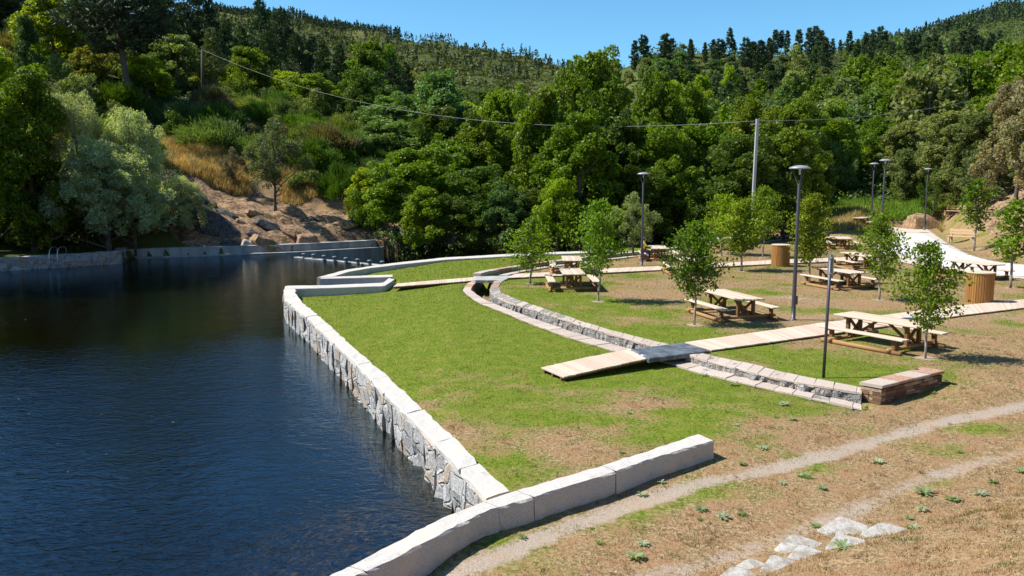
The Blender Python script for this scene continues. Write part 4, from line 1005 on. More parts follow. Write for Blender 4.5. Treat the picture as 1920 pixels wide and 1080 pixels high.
def broad(key, seed, H, R_, base, shape, ncl, nleaf, leaf, rc=.22, rt=.28, k=12, lm=None, bk=None, wl=.62, inner=.35, flat=.9, lo=-.9, jag=.8, up=.15):
    rng = np.random.default_rng(seed); nl_ = max(10, int(ncl / 2.2)); lob = envelope(rng, nl_, H * .86, R_ * .74, base, shape, inner); lr = R_ * rc * 1.0 * rng.uniform(.7, 1.35, nl_)
    li = rng.integers(0, nl_, ncl * 3); dd = unit(rng.normal(size=(ncl * 3, 3)) + (0, 0, .25)); c = lob[li] + dd * (lr[li] * rng.uniform(.45, 1.2, ncl * 3))[:, None] * (1, 1, 1.05)
    c[:, 2] = np.maximum(c[:, 2], base * .6); rad = R_ * rc * .50 * rng.uniform(.5, 1.5, ncl * 3)
    V, Fq = clumps(rng, c, rad, nleaf, leaf, flat, up, jag, wl, lo); mb = MB(); limbs(mb, rng, H, base, c, rt, k)
    proto(key, H, R_, nmesh(key + '_crown', V, Fq), mb.mesh(key + '_trunk', True), lm or LEAF, bk or BARK)
broad('oakA', 1, 14, 5, 2.0, 'round', 110, 36000, .27)
broad('oakB', 2, 14, 5, 1.2, 'dome', 120, 36000, .27, rc=.20)
broad('oakC', 3, 14, 4.2, 1.0, 'tall', 110, 32000, .26, rc=.24)
broad('midA', 4, 8, 3.4, 1.0, 'round', 70, 17000, .22, rc=.25, rt=.16)
broad('midB', 5, 8, 3.4, .6, 'dome', 75, 17000, .22, rc=.23, rt=.16)
broad('midC', 15, 8, 3.0, .8, 'tall', 60, 15000, .23, rc=.27, rt=.14)
broad('oliveA', 6, 10, 4.6, .6, 'dome', 330, 62000, .15, rc=.13, rt=.2, wl=.42, jag=.9, k=22, flat=.95, up=.4)
broad('oliveB', 7, 7, 3.0, 2.0, 'round', 60, 11000, .16, rc=.2, rt=.14, wl=.45, jag=.9, k=26)
broad('bushA', 8, 2.6, 2.0, .1, 'dome', 34, 6000, .13, rc=.3, rt=.05, k=8)
broad('bushB', 9, 2.6, 1.8, .1, 'round', 30, 5200, .14, rc=.3, rt=.05, k=8)
broad('farA', 10, 9, 4.2, .5, 'round', 46, 3600, .50, rc=.28, rt=.2, k=4)
broad('farB', 11, 9, 4.2, .4, 'dome', 50, 3600, .50, rc=.27, rt=.2, k=4)
broad('farC', 12, 9, 3.4, .4, 'tall', 42, 3200, .48, rc=.30, rt=.2, k=4)
def pine(key, seed, H, R_, base, nwh, per, tuft, ln, rt, bare=.3, shape=1.0):
    rng = np.random.default_rng(seed); mb = MB(); n = 8; lean = rng.normal(0, .02, 2)
    P = np.array([(lean[0] * H * (i / n), lean[1] * H * (i / n), -.3 + (H + .1) * i / n) for i in range(n + 1)]); mb.tube(P, [rt * (1 - .9 * i / n) + .015 for i in range(n + 1)], 8)
    C = []; T = []
    for w in range(nwh):
        s = (w + rng.uniform(-.3, .3)) / nwh; s = min(max(s, 0), .985); z = base + (H - base) * s
        r = R_ * ((1 - s) ** (.75 * shape)) * (.35 + .65 * min(1, s * 3.2)) * rng.uniform(.75, 1.15) + .25
        p0 = np.array([np.interp(z, P[:, 2], P[:, 0]), np.interp(z, P[:, 2], P[:, 1]), z])
        for b in range(per):
            a = rng.uniform(0, 6.28); L = r * rng.uniform(.6, 1.1); rise = rng.uniform(.05, .55) * (.4 + s)
            d = np.array((math.cos(a), math.sin(a), rise)); e_ = p0 + d * L; m = p0 + d * L * .5 - (0, 0, L * .05)
            if rng.random() < .55: mb.tube([p0, m, e_], [rt * .16, rt * .10, .01], 4, False)
            k = max(3, int(tuft * (L / R_ + .25))); t = rng.uniform(.35, 1.05, k)[:, None] ** .8
            q = p0 * (1 - t) + e_ * t + rng.normal(0, .12 * L + .05, (k, 3)) * (1, 1, .6)
            C.append(q); T.append(np.tile(d * .5 + (0, 0, .75), (k, 1)))
    C = np.concatenate(C); T = np.concatenate(T); reps = 5; Cr = np.repeat(C, reps, 0); Tr = unit(np.repeat(T, reps, 0)) + rng.normal(0, .55, (len(Cr), 3)); Tr = unit(Tr)
    V, Fq = cards(Cr + Tr * ln * .4, rng.normal(size=Cr.shape), ln * rng.uniform(.7, 1.2, len(Cr)), ln * .28, rng, Tr)
    proto(key, H, R_, nmesh(key + '_crown', V, Fq), mb.mesh(key + '_trunk', True), NEEDLE, BARKP)
pine('pineA', 21, 16, 3.4, 3.0, 26, 6, 15, .55, .22)
pine('pineB', 22, 16, 3.0, 6.0, 20, 6, 15, .55, .22)
pine('pineC', 24, 16, 4.6, 6.5, 22, 7, 16, .6, .28, shape=.6)
pine('pineF', 23, 12, 2.3, 1.2, 17, 5, 9, .95, .16); pine('pineG', 25, 12, 2.3, 3.6, 13, 5, 9, .95, .16, shape=.7)
def broom(key, seed, H, R_, n, ln, wd):
    rng = np.random.default_rng(seed); k = 60; c = envelope(rng, k, H * .82, R_ * .85, .1, 'dome', .1); idx = rng.integers(0, k, n)
    o = c[idx] + rng.normal(0, .10 * R_, (n, 3)); o[:, 2] = np.abs(o[:, 2]); T = unit(o * (.8, .8, .5) + (0, 0, .9) + rng.normal(0, .28, (n, 3)))
    V, Fq = cards(o + T * ln * .4, rng.normal(size=(n, 3)), ln * rng.uniform(.6, 1.3, n), wd, rng, T)
    mb = MB()
    for i in range(7): a = i * .9; mb.tube([(0, 0, -.1), (.3 * R_ * math.cos(a), .3 * R_ * math.sin(a), H * .35), (.55 * R_ * math.cos(a), .55 * R_ * math.sin(a), H * .6)], [.035, .025, .01], 5, False)
    proto(key, H, R_, nmesh(key + '_crown', V, Fq), mb.mesh(key + '_trunk', True), LEAF, BARK)
broom('broomA', 31, 2.2, 2.0, 15000, .26, .034); broom('broomB', 32, 1.9, 2.0, 14000, .24, .036)
def sapling(key, seed, H, R_, base, nb, nl, leaf, top=1.0, droop=0.0):
    """young birch: thin straight stem, ascending twigs, small hanging leaves"""
    rng = np.random.default_rng(seed); mb = MB(); P = np.array([(rng.normal(0, .012) * i, rng.normal(0, .012) * i, -.1 + (H + .05) * i / 8) for i in range(9)])
    mb.tube(P, [.034 * (1 - .88 * i / 8) + .004 for i in range(9)], 7); C = []
    for b in range(nb):
        s = (b + rng.random()) / nb; z = base + (H - base) * s * .96
        r = R_ * min(1, (s + .14) / .30) * (1 - s) ** .62 * 1.12 * rng.uniform(.45, 1.22) + .06
        a = b * 2.4 + rng.uniform(-.5, .5); p0 = np.array([np.interp(z, P[:, 2], P[:, 0]), np.interp(z, P[:, 2], P[:, 1]), z])
        rise = rng.uniform(.35, .9) * (1 - droop); e_ = p0 + np.array((math.cos(a) * r, math.sin(a) * r, r * rise)); m = p0 * .5 + e_ * .5 + (0, 0, r * .12)
        mb.tube([p0, m, e_], [.011, .007, .003], 4, False)
        k = max(4, int(nl / nb * (.35 + r / R_))); t = rng.uniform(.15, 1.08, k)[:, None]
        C.append(p0 * (1 - t) + e_ * t + (0, 0, 1) * (t * (1 - t)) * r * .45 + rng.normal(0, 1, (k, 3)) * (.05 + .11 * r))
    C = np.concatenate(C); n = len(C); s = leaf * rng.uniform(.6, 1.3, n)
    V, Fq = cards(C, rng.normal(size=(n, 3)) + (0, 0, .35), s, s * .75, rng, rng.normal(size=(n, 3)) * .7 + (0, 0, -.6))
    proto(key, H, R_, nmesh(key + '_crown', V, Fq), mb.mesh(key + '_trunk', True), LEAF, BARKW)
sapling('sapA', 41, 3.2, .95, .75, 40, 3600, .095); sapling('sapB', 42, 3.2, .9, .85, 44, 4600, .09)
sapling('sapC', 43, 3.2, .85, .6, 34, 2500, .10, droop=.4); sapling('sapD', 44, 3.2, .72, .7, 46, 4300, .095)
sapling('sapE', 45, 3.2, .55, 1.0, 26, 1500, .11)

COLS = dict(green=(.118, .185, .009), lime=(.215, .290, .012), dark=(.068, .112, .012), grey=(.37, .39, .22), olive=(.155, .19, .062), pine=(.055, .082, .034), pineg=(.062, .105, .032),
            yellow=(.20, .24, .02), pale=(.26, .29, .09), brown=(.24, .21, .115), blue=(.105, .175, .050), broom=(.065, .125, .022), broomb=(.10, .145, .060), heath=(.13, .11, .065), birch=(.125, .205, .010))
NTREE = {}
def plant(key, x, y, H, wR, col, label, cat, name, group=None, z=None, seed=0, sx=1, rz=None, parts=True):
    h0, r0, cm, tm, lm, bk = PROTO[key]; rnd = random.Random(seed * 7919 + int(x * 31) + int(y * 17))
    z = gz(x, y) if z is None else z; sc = (wR / r0, wR / r0 * rnd.uniform(.92, 1.08), H / h0)
    rz = rnd.uniform(0, 6.28) if rz is None else rz
    c = COLS[col] if isinstance(col, str) else col; f = rnd.uniform(.85, 1.18); c = (c[0] * f * rnd.uniform(.92, 1.1), c[1] * f, c[2] * f * rnd.uniform(.9, 1.1), 1)
    if not parts:
        # a few pixels tall in the photograph: one mesh, crown and stem together
        o = obj(name, joined(key), None); o.location = (x, y, z - .1); o.rotation_euler = (0, 0, rz); o.scale = sc; o.color = c
        return tag(o, label, cat, group)
    e = empty(name, (x, y, z - .05), rz, sc)
    o = obj('crown', cm, lm, e); o.color = c; obj('trunk', tm, bk, e)
    return tag(e, label, cat, group)
_J = {}
def joined(key):
    if key in _J: return _J[key]
    h0, r0, cm, tm, lm, bk = PROTO[key]; out = []
    def rd(me):
        v = np.empty(len(me.vertices) * 3, np.float32); me.vertices.foreach_get('co', v); f = [tuple(p.vertices) for p in me.polygons]; return v.reshape(-1, 3), f
    (v1, f1), (v2, f2) = rd(cm), rd(tm); q = [f for f in f2 if len(f) == 4]; t = [f for f in f2 if len(f) == 3]
    me = nmesh(key + '_whole', np.concatenate([v1, v2]), [np.array(f1), np.array(q) + len(v1), np.array(t).reshape(-1, 3) + len(v1)])
    me.materials.append(lm); me.materials.append(bk); mi = np.zeros(len(me.polygons), np.int32); mi[len(f1):] = 1; me.polygons.foreach_set('material_index', mi)
    _J[key] = me; return me
def treepx(key, pxc, pytop, D, wpx, col, label, cat='tree', name='broadleaf_tree', group=None, seed=0, pxb=None, dz=0, tilt=None):
    """a tree by the column it stands in, its top row, its distance and its width in the photograph"""
    x = PD(pxc if pxb is None else pxb, 400, D)[0]; z = gz(x, D) + dz; top = PD(pxc, pytop, D)[2]
    e = plant(key, x, D, max(1.0, top - z), wpx / F * D / 2, col, label, cat, name, group, z, seed)
    if tilt: e.rotation_euler = (0, R(tilt), 0)
    return e

def LAND(px):
    for lim, w in ((40, 'at the left edge'), (130, 'above the tall left tree'), (240, 'above the grey willows'), (330, 'right of the leaning pine'), (430, 'near the wooden pole'), (520, 'above the lone bank tree'), (600, 'under the cable'), (690, 'by the yellow-green chestnut'),
                   (780, 'above the weir'), (880, 'left of centre'), (980, 'near the centre'), (1080, 'beside the tallest tree'), (1200, 'behind the tallest tree'), (1300, 'right of the tallest tree'), (1400, 'left of the concrete pole'), (1480, 'above the concrete pole'), (1560, 'above the tall lamp'),
                   (1640, 'above the twin lamps'), (1720, 'right of the twin lamps'), (1790, 'above the benches'), (1860, 'left of the brownish oak')):
        if px < lim: return w
    return 'at the right edge'
T = treepx
# left shore cluster
T('oakC', 60, 95, 55, 190, 'green', 'tall dark green tree leaning over the old stone wall at the left edge')
T('oakA', -90, 175, 58, 200, 'green', 'big dark tree cut by the left edge of the photo')
T('oakB', -40, 200, 52, 170, 'green', 'glossy green tree whose lower crown touches the left edge', seed=3)
T('oliveA', 150, 138, 58, 190, 'grey', 'big silvery grey willow-like tree, left half of the grey pair by the pool', name='willow_tree', seed=1)
T('oliveA', 250, 172, 60, 190, 'grey', 'silvery grey willow-like tree with rounded crown hanging to the right over the dark rock', name='willow_tree', seed=2)
T('oliveA', 200, 240, 57, 260, 'grey', 'low front grey willow-like crown shading the pool edge', name='willow_tree', seed=5)
T('oliveA', 340, 315, 62.5, 118, 'grey', 'small grey willow shoot drooping above the dark schist slab', name='willow_tree', seed=6)
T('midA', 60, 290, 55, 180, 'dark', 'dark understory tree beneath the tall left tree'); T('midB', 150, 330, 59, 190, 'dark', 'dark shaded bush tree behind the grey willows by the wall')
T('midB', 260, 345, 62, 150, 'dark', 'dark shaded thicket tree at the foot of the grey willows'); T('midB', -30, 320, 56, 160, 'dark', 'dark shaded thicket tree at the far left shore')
T('midC', 10, 85, 78, 90, 'lime', 'light green tree at the left edge above the shore trees')
T('pineC', 235, -70, 86, 235, (.055, .080, .048), 'big dark pine with leaning bare trunk over the grey trees', name='pine_tree', seed=2, pxb=258, tilt=-9)
T('midA', 120, -15, 92, 170, 'lime', 'bright yellow-green tree near the top left corner'); T('midC', 75, 20, 84, 60, 'pineg', 'slender grey-green young tree before the bright yellow-green one')
T('midB', 185, 85, 88, 95, (.16, .15, .02), 'yellowing autumn-tinted small tree on the upper left slope'); T('midA', 290, 105, 90, 130, 'lime', 'bright green chestnut tree right of the leaning pine trunk')
T('midC', 345, 60, 100, 120, 'olive', 'thin half-bare brownish tree left of the wooden pole', seed=4); T('midA', 270, 120, 93, 120, 'green', 'green tree in the gap below the big leaning pine')
T('midB', 410, 115, 108, 90, 'lime', 'light green tree directly behind the wooden pole'); T('midA', 478, 85, 112, 125, 'green', 'rounded green chestnut tree between the pole and the yellow-green one')
T('midB', 590, 135, 108, 135, (.17, .24, .016), 'bright yellow-green chestnut tree under the sagging cable'); T('midC', 545, 130, 118, 90, 'lime', 'small light green tree behind the bright yellow-green chestnut')
# pines on the left rise
for i, (px, py, D, w, k, c) in enumerate([(330, -60, 118, 75, 'pineA', 'pine'), (365, -35, 124, 70, 'pineB', 'pine'), (398, -40, 128, 62, 'pineA', 'pine'), (300, -70, 112, 90, 'pineB', 'pine'), (20, -60, 100, 120, 'pineA', 'pine'), (-40, -40, 96, 110, 'pineB', 'pine'),
        (445, 35, 130, 56, 'pineA', 'pineg'), (470, 50, 125, 50, 'pineB', 'pineg'), (497, -5, 140, 66, 'pineA', 'pineg'), (535, 22, 138, 70, 'pineC', 'pine'), (520, 45, 130, 60, 'pineA', 'pineg'), (565, 62, 134, 60, 'pineA', 'pine'), (592, 70, 138, 56, 'pineB', 'pine'),
        (618, 78, 130, 60, 'pineA', 'pineg'), (648, 84, 128, 62, 'pineA', 'pine'), (676, 130, 132, 50, 'pineA', 'pineg'), (745, 108, 150, 60, 'pineA', 'pine'), (430, 60, 118, 48, 'pineA', 'pineg'), (405, 80, 120, 44, 'pineB', 'pineg'), (770, 118, 155, 40, 'pineB', 'pine')]):
    T(k, px, py, D, w, c, ('tall' if py < 0 else 'shorter' if py > 60 else 'middling') + (' full-crowned' if k == 'pineA' else ' open-crowned') + (' dark' if c == 'pine' else ' grey-green') + ' pine ' + LAND(px), name='pine_tree', group='pines at the far left' if px < 420 else 'pines of the left clump', seed=i)
# small trees on the bare bank
T('oliveB', 517, 212, 70, 135, (.12, .145, .08), 'lone grey-green olive-like tree with crooked dark trunk on the bare bank', name='olive_tree', seed=3)
T('oliveB', 440, 270, 73, 62, (.15, .13, .10), 'thin sparse shrub tree left of the lone bank tree', name='olive_tree', seed=8)
T('midC', 688, 310, 72, 100, 'lime', 'bright green leafy bush tree at the right end of the bare bank')
T('bushA', 690, 360, 70, 90, 'green', 'low leafy bush where the bare bank meets the valley trees', 'shrub', 'shrub')
# valley belt, front row
T('midB', 735, 215, 92, 175, 'blue', 'pale blue-green tree left of the dense valley belt', seed=2)
T('oakA', 785, 262, 66, 220, 'green', 'broad green tree at the left end of the riverside belt', seed=1)
T('midC', 800, 345, 60, 120, 'green', 'thin-stemmed green tree standing by the weir end', seed=9)
T('oakB', 850, 225, 74, 190, 'green', 'green crown behind the leftmost riverside trees', seed=5)
T('oakA', 745, 168, 100, 165, 'blue', 'tall light blue-green tree at the back of the belt, left side', seed=8); T('oakC', 830, 118, 105, 170, 'blue', 'light green round-topped tree in the back row, left of the tall one', seed=4)
T('oakC', 905, 190, 74, 160, (.12, .165, .012), 'tall green riverside tree with yellowish tips, third from the left', seed=12); T('oakB', 955, 128, 86, 170, 'green', 'wide green tree rising between the belt and the far ridge', seed=6)
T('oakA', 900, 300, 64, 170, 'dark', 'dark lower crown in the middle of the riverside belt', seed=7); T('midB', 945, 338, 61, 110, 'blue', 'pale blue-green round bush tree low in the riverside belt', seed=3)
T('oakC', 1010, 140, 70, 150, 'green', 'dense green tree just left of the tallest riverside tree', seed=14); T('oakA', 1110, 68, 68, 205, (.108, .165, .010), 'tallest riverside tree rising above the skyline in the centre', seed=10)
T('oakC', 1085, 190, 61, 190, 'green', 'leafy front crown below the tallest riverside tree', seed=15); T('midA', 1045, 330, 59, 120, 'lime', 'bright green low foliage at the foot of the tallest tree', seed=5)
T('oakB', 1165, 175, 65, 180, 'dark', 'dense dark crown right of the tallest riverside tree', seed=2); T('oakC', 1225, 108, 78, 150, 'green', 'pale-topped green tree right of the tallest one', seed=3)
T('oakA', 1245, 220, 64, 180, 'green', 'broad green riverside tree behind the grey lamp and pale small tree', seed=11); T('oakB', 1320, 195, 68, 190, 'green', 'wide green riverside tree left of the concrete pole', seed=13)
T('oakA', 1390, 235, 63, 180, 'dark', 'dark riverside tree just behind the concrete pole', seed=16); T('oakC', 1400, 165, 80, 170, (.125, .175, .012), 'bright green crown above the concrete pole', seed=6)
T('oakB', 1470, 205, 70, 170, 'green', 'green riverside tree right of the concrete pole', seed=18); T('oakA', 1500, 235, 80, 140, 'dark', 'dark riverside tree behind the tall front lamp', seed=19)
T('oakC', 1300, 140, 90, 140, 'green', 'green back-row tree between the tallest one and the pole', seed=21); T('midA', 1560, 262, 92, 95, 'blue', 'greyish green poplar-like tree at the right end of the belt', seed=7)
T('oakB', 1480, 150, 92, 160, (.125, .175, .012), 'light green back-row tree right of the concrete pole', seed=22); T('oakC', 1550, 180, 98, 130, 'green', 'green tree where the belt meets the right hillside', seed=23)
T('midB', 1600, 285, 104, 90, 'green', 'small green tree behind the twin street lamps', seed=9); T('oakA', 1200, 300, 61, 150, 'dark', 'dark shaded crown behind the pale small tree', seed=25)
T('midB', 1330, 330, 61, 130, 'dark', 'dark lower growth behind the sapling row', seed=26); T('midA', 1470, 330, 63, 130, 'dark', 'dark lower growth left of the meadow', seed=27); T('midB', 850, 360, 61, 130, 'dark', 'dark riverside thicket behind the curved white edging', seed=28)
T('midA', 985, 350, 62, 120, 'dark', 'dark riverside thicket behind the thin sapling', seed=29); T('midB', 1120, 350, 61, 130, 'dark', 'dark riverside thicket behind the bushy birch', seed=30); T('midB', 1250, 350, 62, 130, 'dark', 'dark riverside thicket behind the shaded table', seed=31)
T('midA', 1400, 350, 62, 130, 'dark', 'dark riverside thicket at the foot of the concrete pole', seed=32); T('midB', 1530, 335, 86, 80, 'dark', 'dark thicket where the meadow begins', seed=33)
T('oliveB', 1188, 352, 50, 118, (.20, .23, .09), 'small pale grey-green tree beside the second street lamp', name='olive_tree', seed=4)
# right hillside, near
T('midB', 1640, 215, 100, 120, 'green', 'green tree above the twin street lamps', seed=1); T('oakB', 1700, 205, 96, 140, 'olive', 'olive green oak above the right street lamp', seed=2)
T('oakA', 1775, 195, 86, 160, 'olive', 'large olive green oak on the right slope', seed=3); T('oakB', 1835, 175, 76, 160, (.10, .135, .045), 'large oak left of the brownish cork-like oak', seed=4)
T('oakB', 1905, 105, 62, 170, 'brown', 'big brownish green oak at the right edge of the photo', name='oak_tree', seed=5); T('oakA', 1985, 90, 58, 190, 'brown', 'brownish oak cut by the right edge of the photo', name='oak_tree', seed=6)
T('midA', 1690, 275, 88, 75, 'olive', 'small dark-stemmed oak left of the right street lamp', seed=7); T('midB', 1722, 265, 90, 110, 'olive', 'olive bush tree behind the right street lamp', seed=8)
T('midA', 1790, 290, 78, 120, 'olive', 'low round oak above the benches', seed=9); T('midB', 1850, 285, 70, 120, (.11, .14, .06), 'low grey-green oak under the brownish one', seed=10)
T('oakC', 1660, 150, 120, 120, 'green', 'green tree midway up the right slope', seed=12); T('midA', 1612, 265, 104, 80, 'lime', 'bright green small tree left of the twin lamps', seed=13)
T('oliveB', 1750, 305, 79, 68, 'dark', 'small dark holm oak above the farther bench', name='oak_tree', seed=15)
# young planted trees
SPL = [('sapC', 994, 532, 402, 105, 'birch', 'thin airy sapling alone on the channel bend, branches spread sideways'), ('sapB', 1122, 565, 372, 108, 'birch', 'dense bright green birch sapling in front of the end-on picnic table'),
       ('sapB', 1302, 609, 412, 118, (.095, .165, .010), 'dark leafy birch sapling in front of the half-hidden table'), ('sapA', 1735, 672, 452, 135, (.10, .165, .010), 'large loose birch sapling beside the nearest picnic table'),
       ('sapA', 1649, 562, 398, 112, 'birch', 'birch sapling in front of the twin lamps, right of the second table'), ('sapD', 1517, 532, 362, 82, (.17, .225, .014), 'yellowish slender birch sapling beside the tall lamp post'),
       ('sapD', 1390, 508, 372, 90, (.165, .22, .014), 'yellow-green birch sapling left of the small slatted bin'), ('sapB', 1430, 483, 348, 78, 'birch', 'birch sapling in front of the concrete pole'),
       ('sapB', 1352, 478, 362, 78, (.16, .24, .010), 'bright yellow-green birch sapling behind the dark leafy one'), ('sapE', 1826, 470, 335, 62, 'green', 'slim green sapling with bare lower stem behind the benches'),
       ('sapE', 1895, 540, 372, 85, 'green', 'slim dark sapling at the right edge in front of the backless bench'), ('sapE', 1870, 425, 350, 60, 'green', 'small slim sapling higher on the earthy bank at the right'),
       ('sapE', 1790, 415, 330, 60, 'green', 'small slim sapling behind the farther bench')]
for i, (k, px, pb, pt, w, c, lab) in enumerate(SPL):
    q = W2(px, pb, ZR); z = gz(*q); q = W2(px, pb, z) if abs(z - ZR) < .6 else q; z = gz(*q)
    H = PD(px, pt, q[1])[2] - z; plant(k, q[0], q[1], H, w / F * q[1] / 2 * .96, c, lab, 'sapling', 'young_tree', 'young trees planted among the tables', z, i)

# shrubs on the left slope
rn = random.Random(4)
SH = [('broomA', 410, 235, 82, 90, 'broom', 'bright green broom'), ('broomA', 455, 180, 96, 80, 'broomb', 'greyish green broom'), ('broomB', 560, 215, 90, 110, 'broom', 'green broom'), ('broomB', 610, 235, 84, 110, 'heath', 'brownish heather bush'),
      ('broomA', 640, 305, 76, 80, 'broom', 'bright green broom'), ('broomA', 590, 260, 80, 100, 'broom', 'green broom'), ('bushA', 490, 205, 92, 60, 'olive', 'small leafy shrub'), ('broomB', 650, 250, 90, 90, 'heath', 'brownish heather bush'), ('bushB', 580, 320, 76, 90, 'olive', 'dark leafy shrub'),
      ('broomA', 100, 75, 96, 110, 'broomb', 'greyish broom bush'), ('broomB', 50, 60, 95, 90, 'heath', 'reddish heather bush'), ('broomA', 180, 75, 100, 80, 'broomb', 'right-hand greyish broom bush'), ('bushB', 130, 105, 84, 60, 'olive', 'leafy shrub')]
for i, (k, px, py, D, w, c, lb) in enumerate(SH):
    side = 'in the top left corner slope' if px < 250 else ['just right of the dry grass patch', 'beside the wooden pole foot', 'on the open scrub slope, upper middle', 'in the scrub patch above the lone tree', 'low on the slope near the bright leafy bush', 'behind the lone bank tree crown', 'below the green chestnut tree', 'right end of the scrub slope', 'in shade above the bare bank'][i % 9]
    T(k, px, py, D, w * 1.1, c, lb + ' ' + side, 'shrub', 'shrub', seed=i)
def region(n, f, seed, sep):
    rng = np.random.default_rng(seed); out = []; tries = 0
    while len(out) < n and tries < n * 60:
        tries += 1; q = f(rng)
        if q is None: continue
        if all((q[0] - a) ** 2 + (q[1] - b) ** 2 > sep * sep for a, b in out): out.append(q)
    return out
def band(p0, p1, d0, d1):
    def f(r): D = math.exp(r.uniform(math.log(d0), math.log(d1))); px = r.uniform(p0, p1); return (PD(px, 400, D)[0], D)
    return f
def scatter(pts, keys, cols, hr, label, cat, name, group, seed, parts=True):
    r = random.Random(seed)
    for i, (x, y) in enumerate(pts):
        k = r.choice(keys); H = r.uniform(*hr); h0, r0 = PROTO[k][:2]; c = r.choice(cols)
        px = 960 + x / y * F * CP; t = (H - hr[0]) / (hr[1] - hr[0])
        cw = dict(green='green', lime='bright green', blue='pale blue-green', dark='dark green', olive='olive green', pale='pale yellowish', pine='blackish green', pineg='grey-green', broom='fresh green', broomb='greyish green', heath='brownish').get(c, 'green')
        lab = ' '.join(w for w in (('low' if t < .33 else 'tall' if t > .7 else ''), cw, label, LAND(px)) if w)
        plant(k, x, y, H, r0 * H / h0 * r.uniform(.85, 1.2), c, lab, cat, name, group, seed=i + seed, parts=parts)
# scrub on the slope above the bare bank
scatter(region(40, band(385, 720, 79, 104), 1, 2.6), ['broomA', 'broomB', 'bushA', 'broomA'], ['broom', 'broom', 'broomb', 'heath', 'olive'], (1.5, 2.9), 'scrub bush on the open slope', 'shrub', 'shrub', 'scrub bushes on the slope', 50)
scatter(region(20, band(-40, 370, 72, 100), 2, 3.2), ['bushB', 'bushA', 'broomA'], ['dark', 'olive', 'broomb', 'green'], (1.8, 3.4), 'bush on the shaded slope', 'shrub', 'shrub', 'bushes of the upper left slope', 60)
scatter(region(16, band(-100, 420, 100, 135), 3, 6), ['midA', 'midC', 'pineA'], ['olive', 'green', 'pine', 'pineg'], (7, 11), 'tree in the tangled upper wood', 'tree', 'woodland_tree', 'woodland of the upper left', 70)
scatter(region(16, band(420, 700, 106, 128), 4, 6), ['midA', 'bushA', 'midC'], ['olive', 'green', 'lime'], (3, 5), 'small tree on the scrubby rise', 'tree', 'woodland_tree', 'small trees of the scrubby rise', 80)
# valley bottom behind the belt, by distance
scatter(region(26, band(640, 1560, 92, 135), 5, 8), ['midA', 'midB', 'farA', 'midC'], ['green', 'blue', 'lime', 'dark', 'green'], (9, 13), 'round tree behind the riverside belt', 'tree', 'broadleaf_tree', 'valley trees behind the belt', 90)
scatter(region(42, band(640, 1130, 150, 330), 6, 10), ['farA', 'farB', 'farC'], ['green', 'lime', 'blue', 'dark', 'pale'], (7, 12), 'distant round tree on the far lower slope', 'tree', 'broadleaf_tree', 'distant trees below the left far ridge', 100, False)
scatter(region(40, band(1560, 1960, 105, 200), 7, 8), ['farA', 'farB', 'farC', 'farB'], ['green', 'olive', 'blue', 'dark', 'green'], (8, 13), 'tree on the right hillside', 'tree', 'broadleaf_tree', 'dense wood on the right hillside', 110, False)
scatter(region(62, band(1190, 1920, 170, 255), 8, 9), ['farA', 'farB', 'farC', 'farB', 'pineF'], ['green', 'olive', 'blue', 'dark', 'lime', 'pineg', 'green'], (5.5, 8.5), 'distant tree under the right skyline', 'tree', 'broadleaf_tree', 'distant trees under the right skyline', 120, False)
for px, py, D, w, c, lb in ((1482, 125, 215, 62, 'pale', 'pale yellowish flowering chestnut on the distant slope left of the bright green patch'), (1478, 78, 270, 38, 'pale', 'small yellowish tree at the foot of the skyline pines'), (1680, 145, 190, 50, (.30, .32, .04), 'bright yellow tree on the upper right slope'),
        (790, 128, 210, 40, 'pale', 'pale cream-coloured distant tree below the left ridge'), (700, 72, 330, 95, 'green', 'distant dome-shaped green tree, left of a pair on the far hill'), (735, 72, 330, 50, 'green', 'distant dome-shaped green tree, right of a pair on the far hill'),
        (1590, 95, 205, 80, 'green', 'large rounded green tree near the right skyline'), (1660, 105, 205, 70, 'green', 'rounded green tree near the right skyline beside the yellow one'), (1530, 135, 190, 70, 'green', 'rounded green tree in the middle of the right slope'), (1360, 120, 230, 42, 'lime', 'rounded light green tree on the slope left of the pines'),
        (1310, 135, 225, 45, 'lime', 'round light green tree above the riverside belt'), (1755, 93, 180, 60, (.12, .15, .02), 'yellowish green oak high on the right slope'), (1240, 108, 240, 70, 'blue', 'bluish green distant tree just right of the tallest tree')):
    T('farB' if px % 20 else 'farA', px, py, D, w, c, lb, seed=px)
# skyline pines on the right ridge
rp = random.Random(9)
for i, (px, top) in enumerate([(1184, 72), (1200, 63), (1241, 62), (1252, 68), (1286, 66), (1313, 82), (1328, 75), (1341, 68), (1358, 57), (1366, 72), (1387, 68), (1402, 80), (1414, 78), (1430, 60), (1441, 54), (1452, 56), (1462, 58), (1484, 60), (1503, 55), (1514, 53), (1522, 62), (1533, 66), (1546, 74), (1560, 72),
        (1576, 57), (1592, 66), (1606, 58), (1617, 54), (1632, 55), (1642, 57), (1655, 82), (1668, 84), (1682, 60), (1690, 66), (1702, 62), (1718, 72), (1732, 58), (1742, 78), (1765, 66), (1785, 60), (1800, 54), (1815, 58), (1835, 66), (1850, 60)]):
    D = 288 + rp.uniform(-24, 12); x = PD(px, 400, D)[0]; z = gz(x, D); H = max(5.5, PD(px, top, D)[2] - z) * rp.uniform(.85, 1.1)
    plant(rp.choice(['pineF', 'pineG', 'pineF']), x, D, H, H * rp.uniform(.15, .25), (.065, .095, .045), ('tall dark skyline pine ' if H > 9 else 'short dark skyline pine ') + LAND(px), 'tree', 'pine_tree', 'skyline pines on the right ridge', z, i, parts=False)
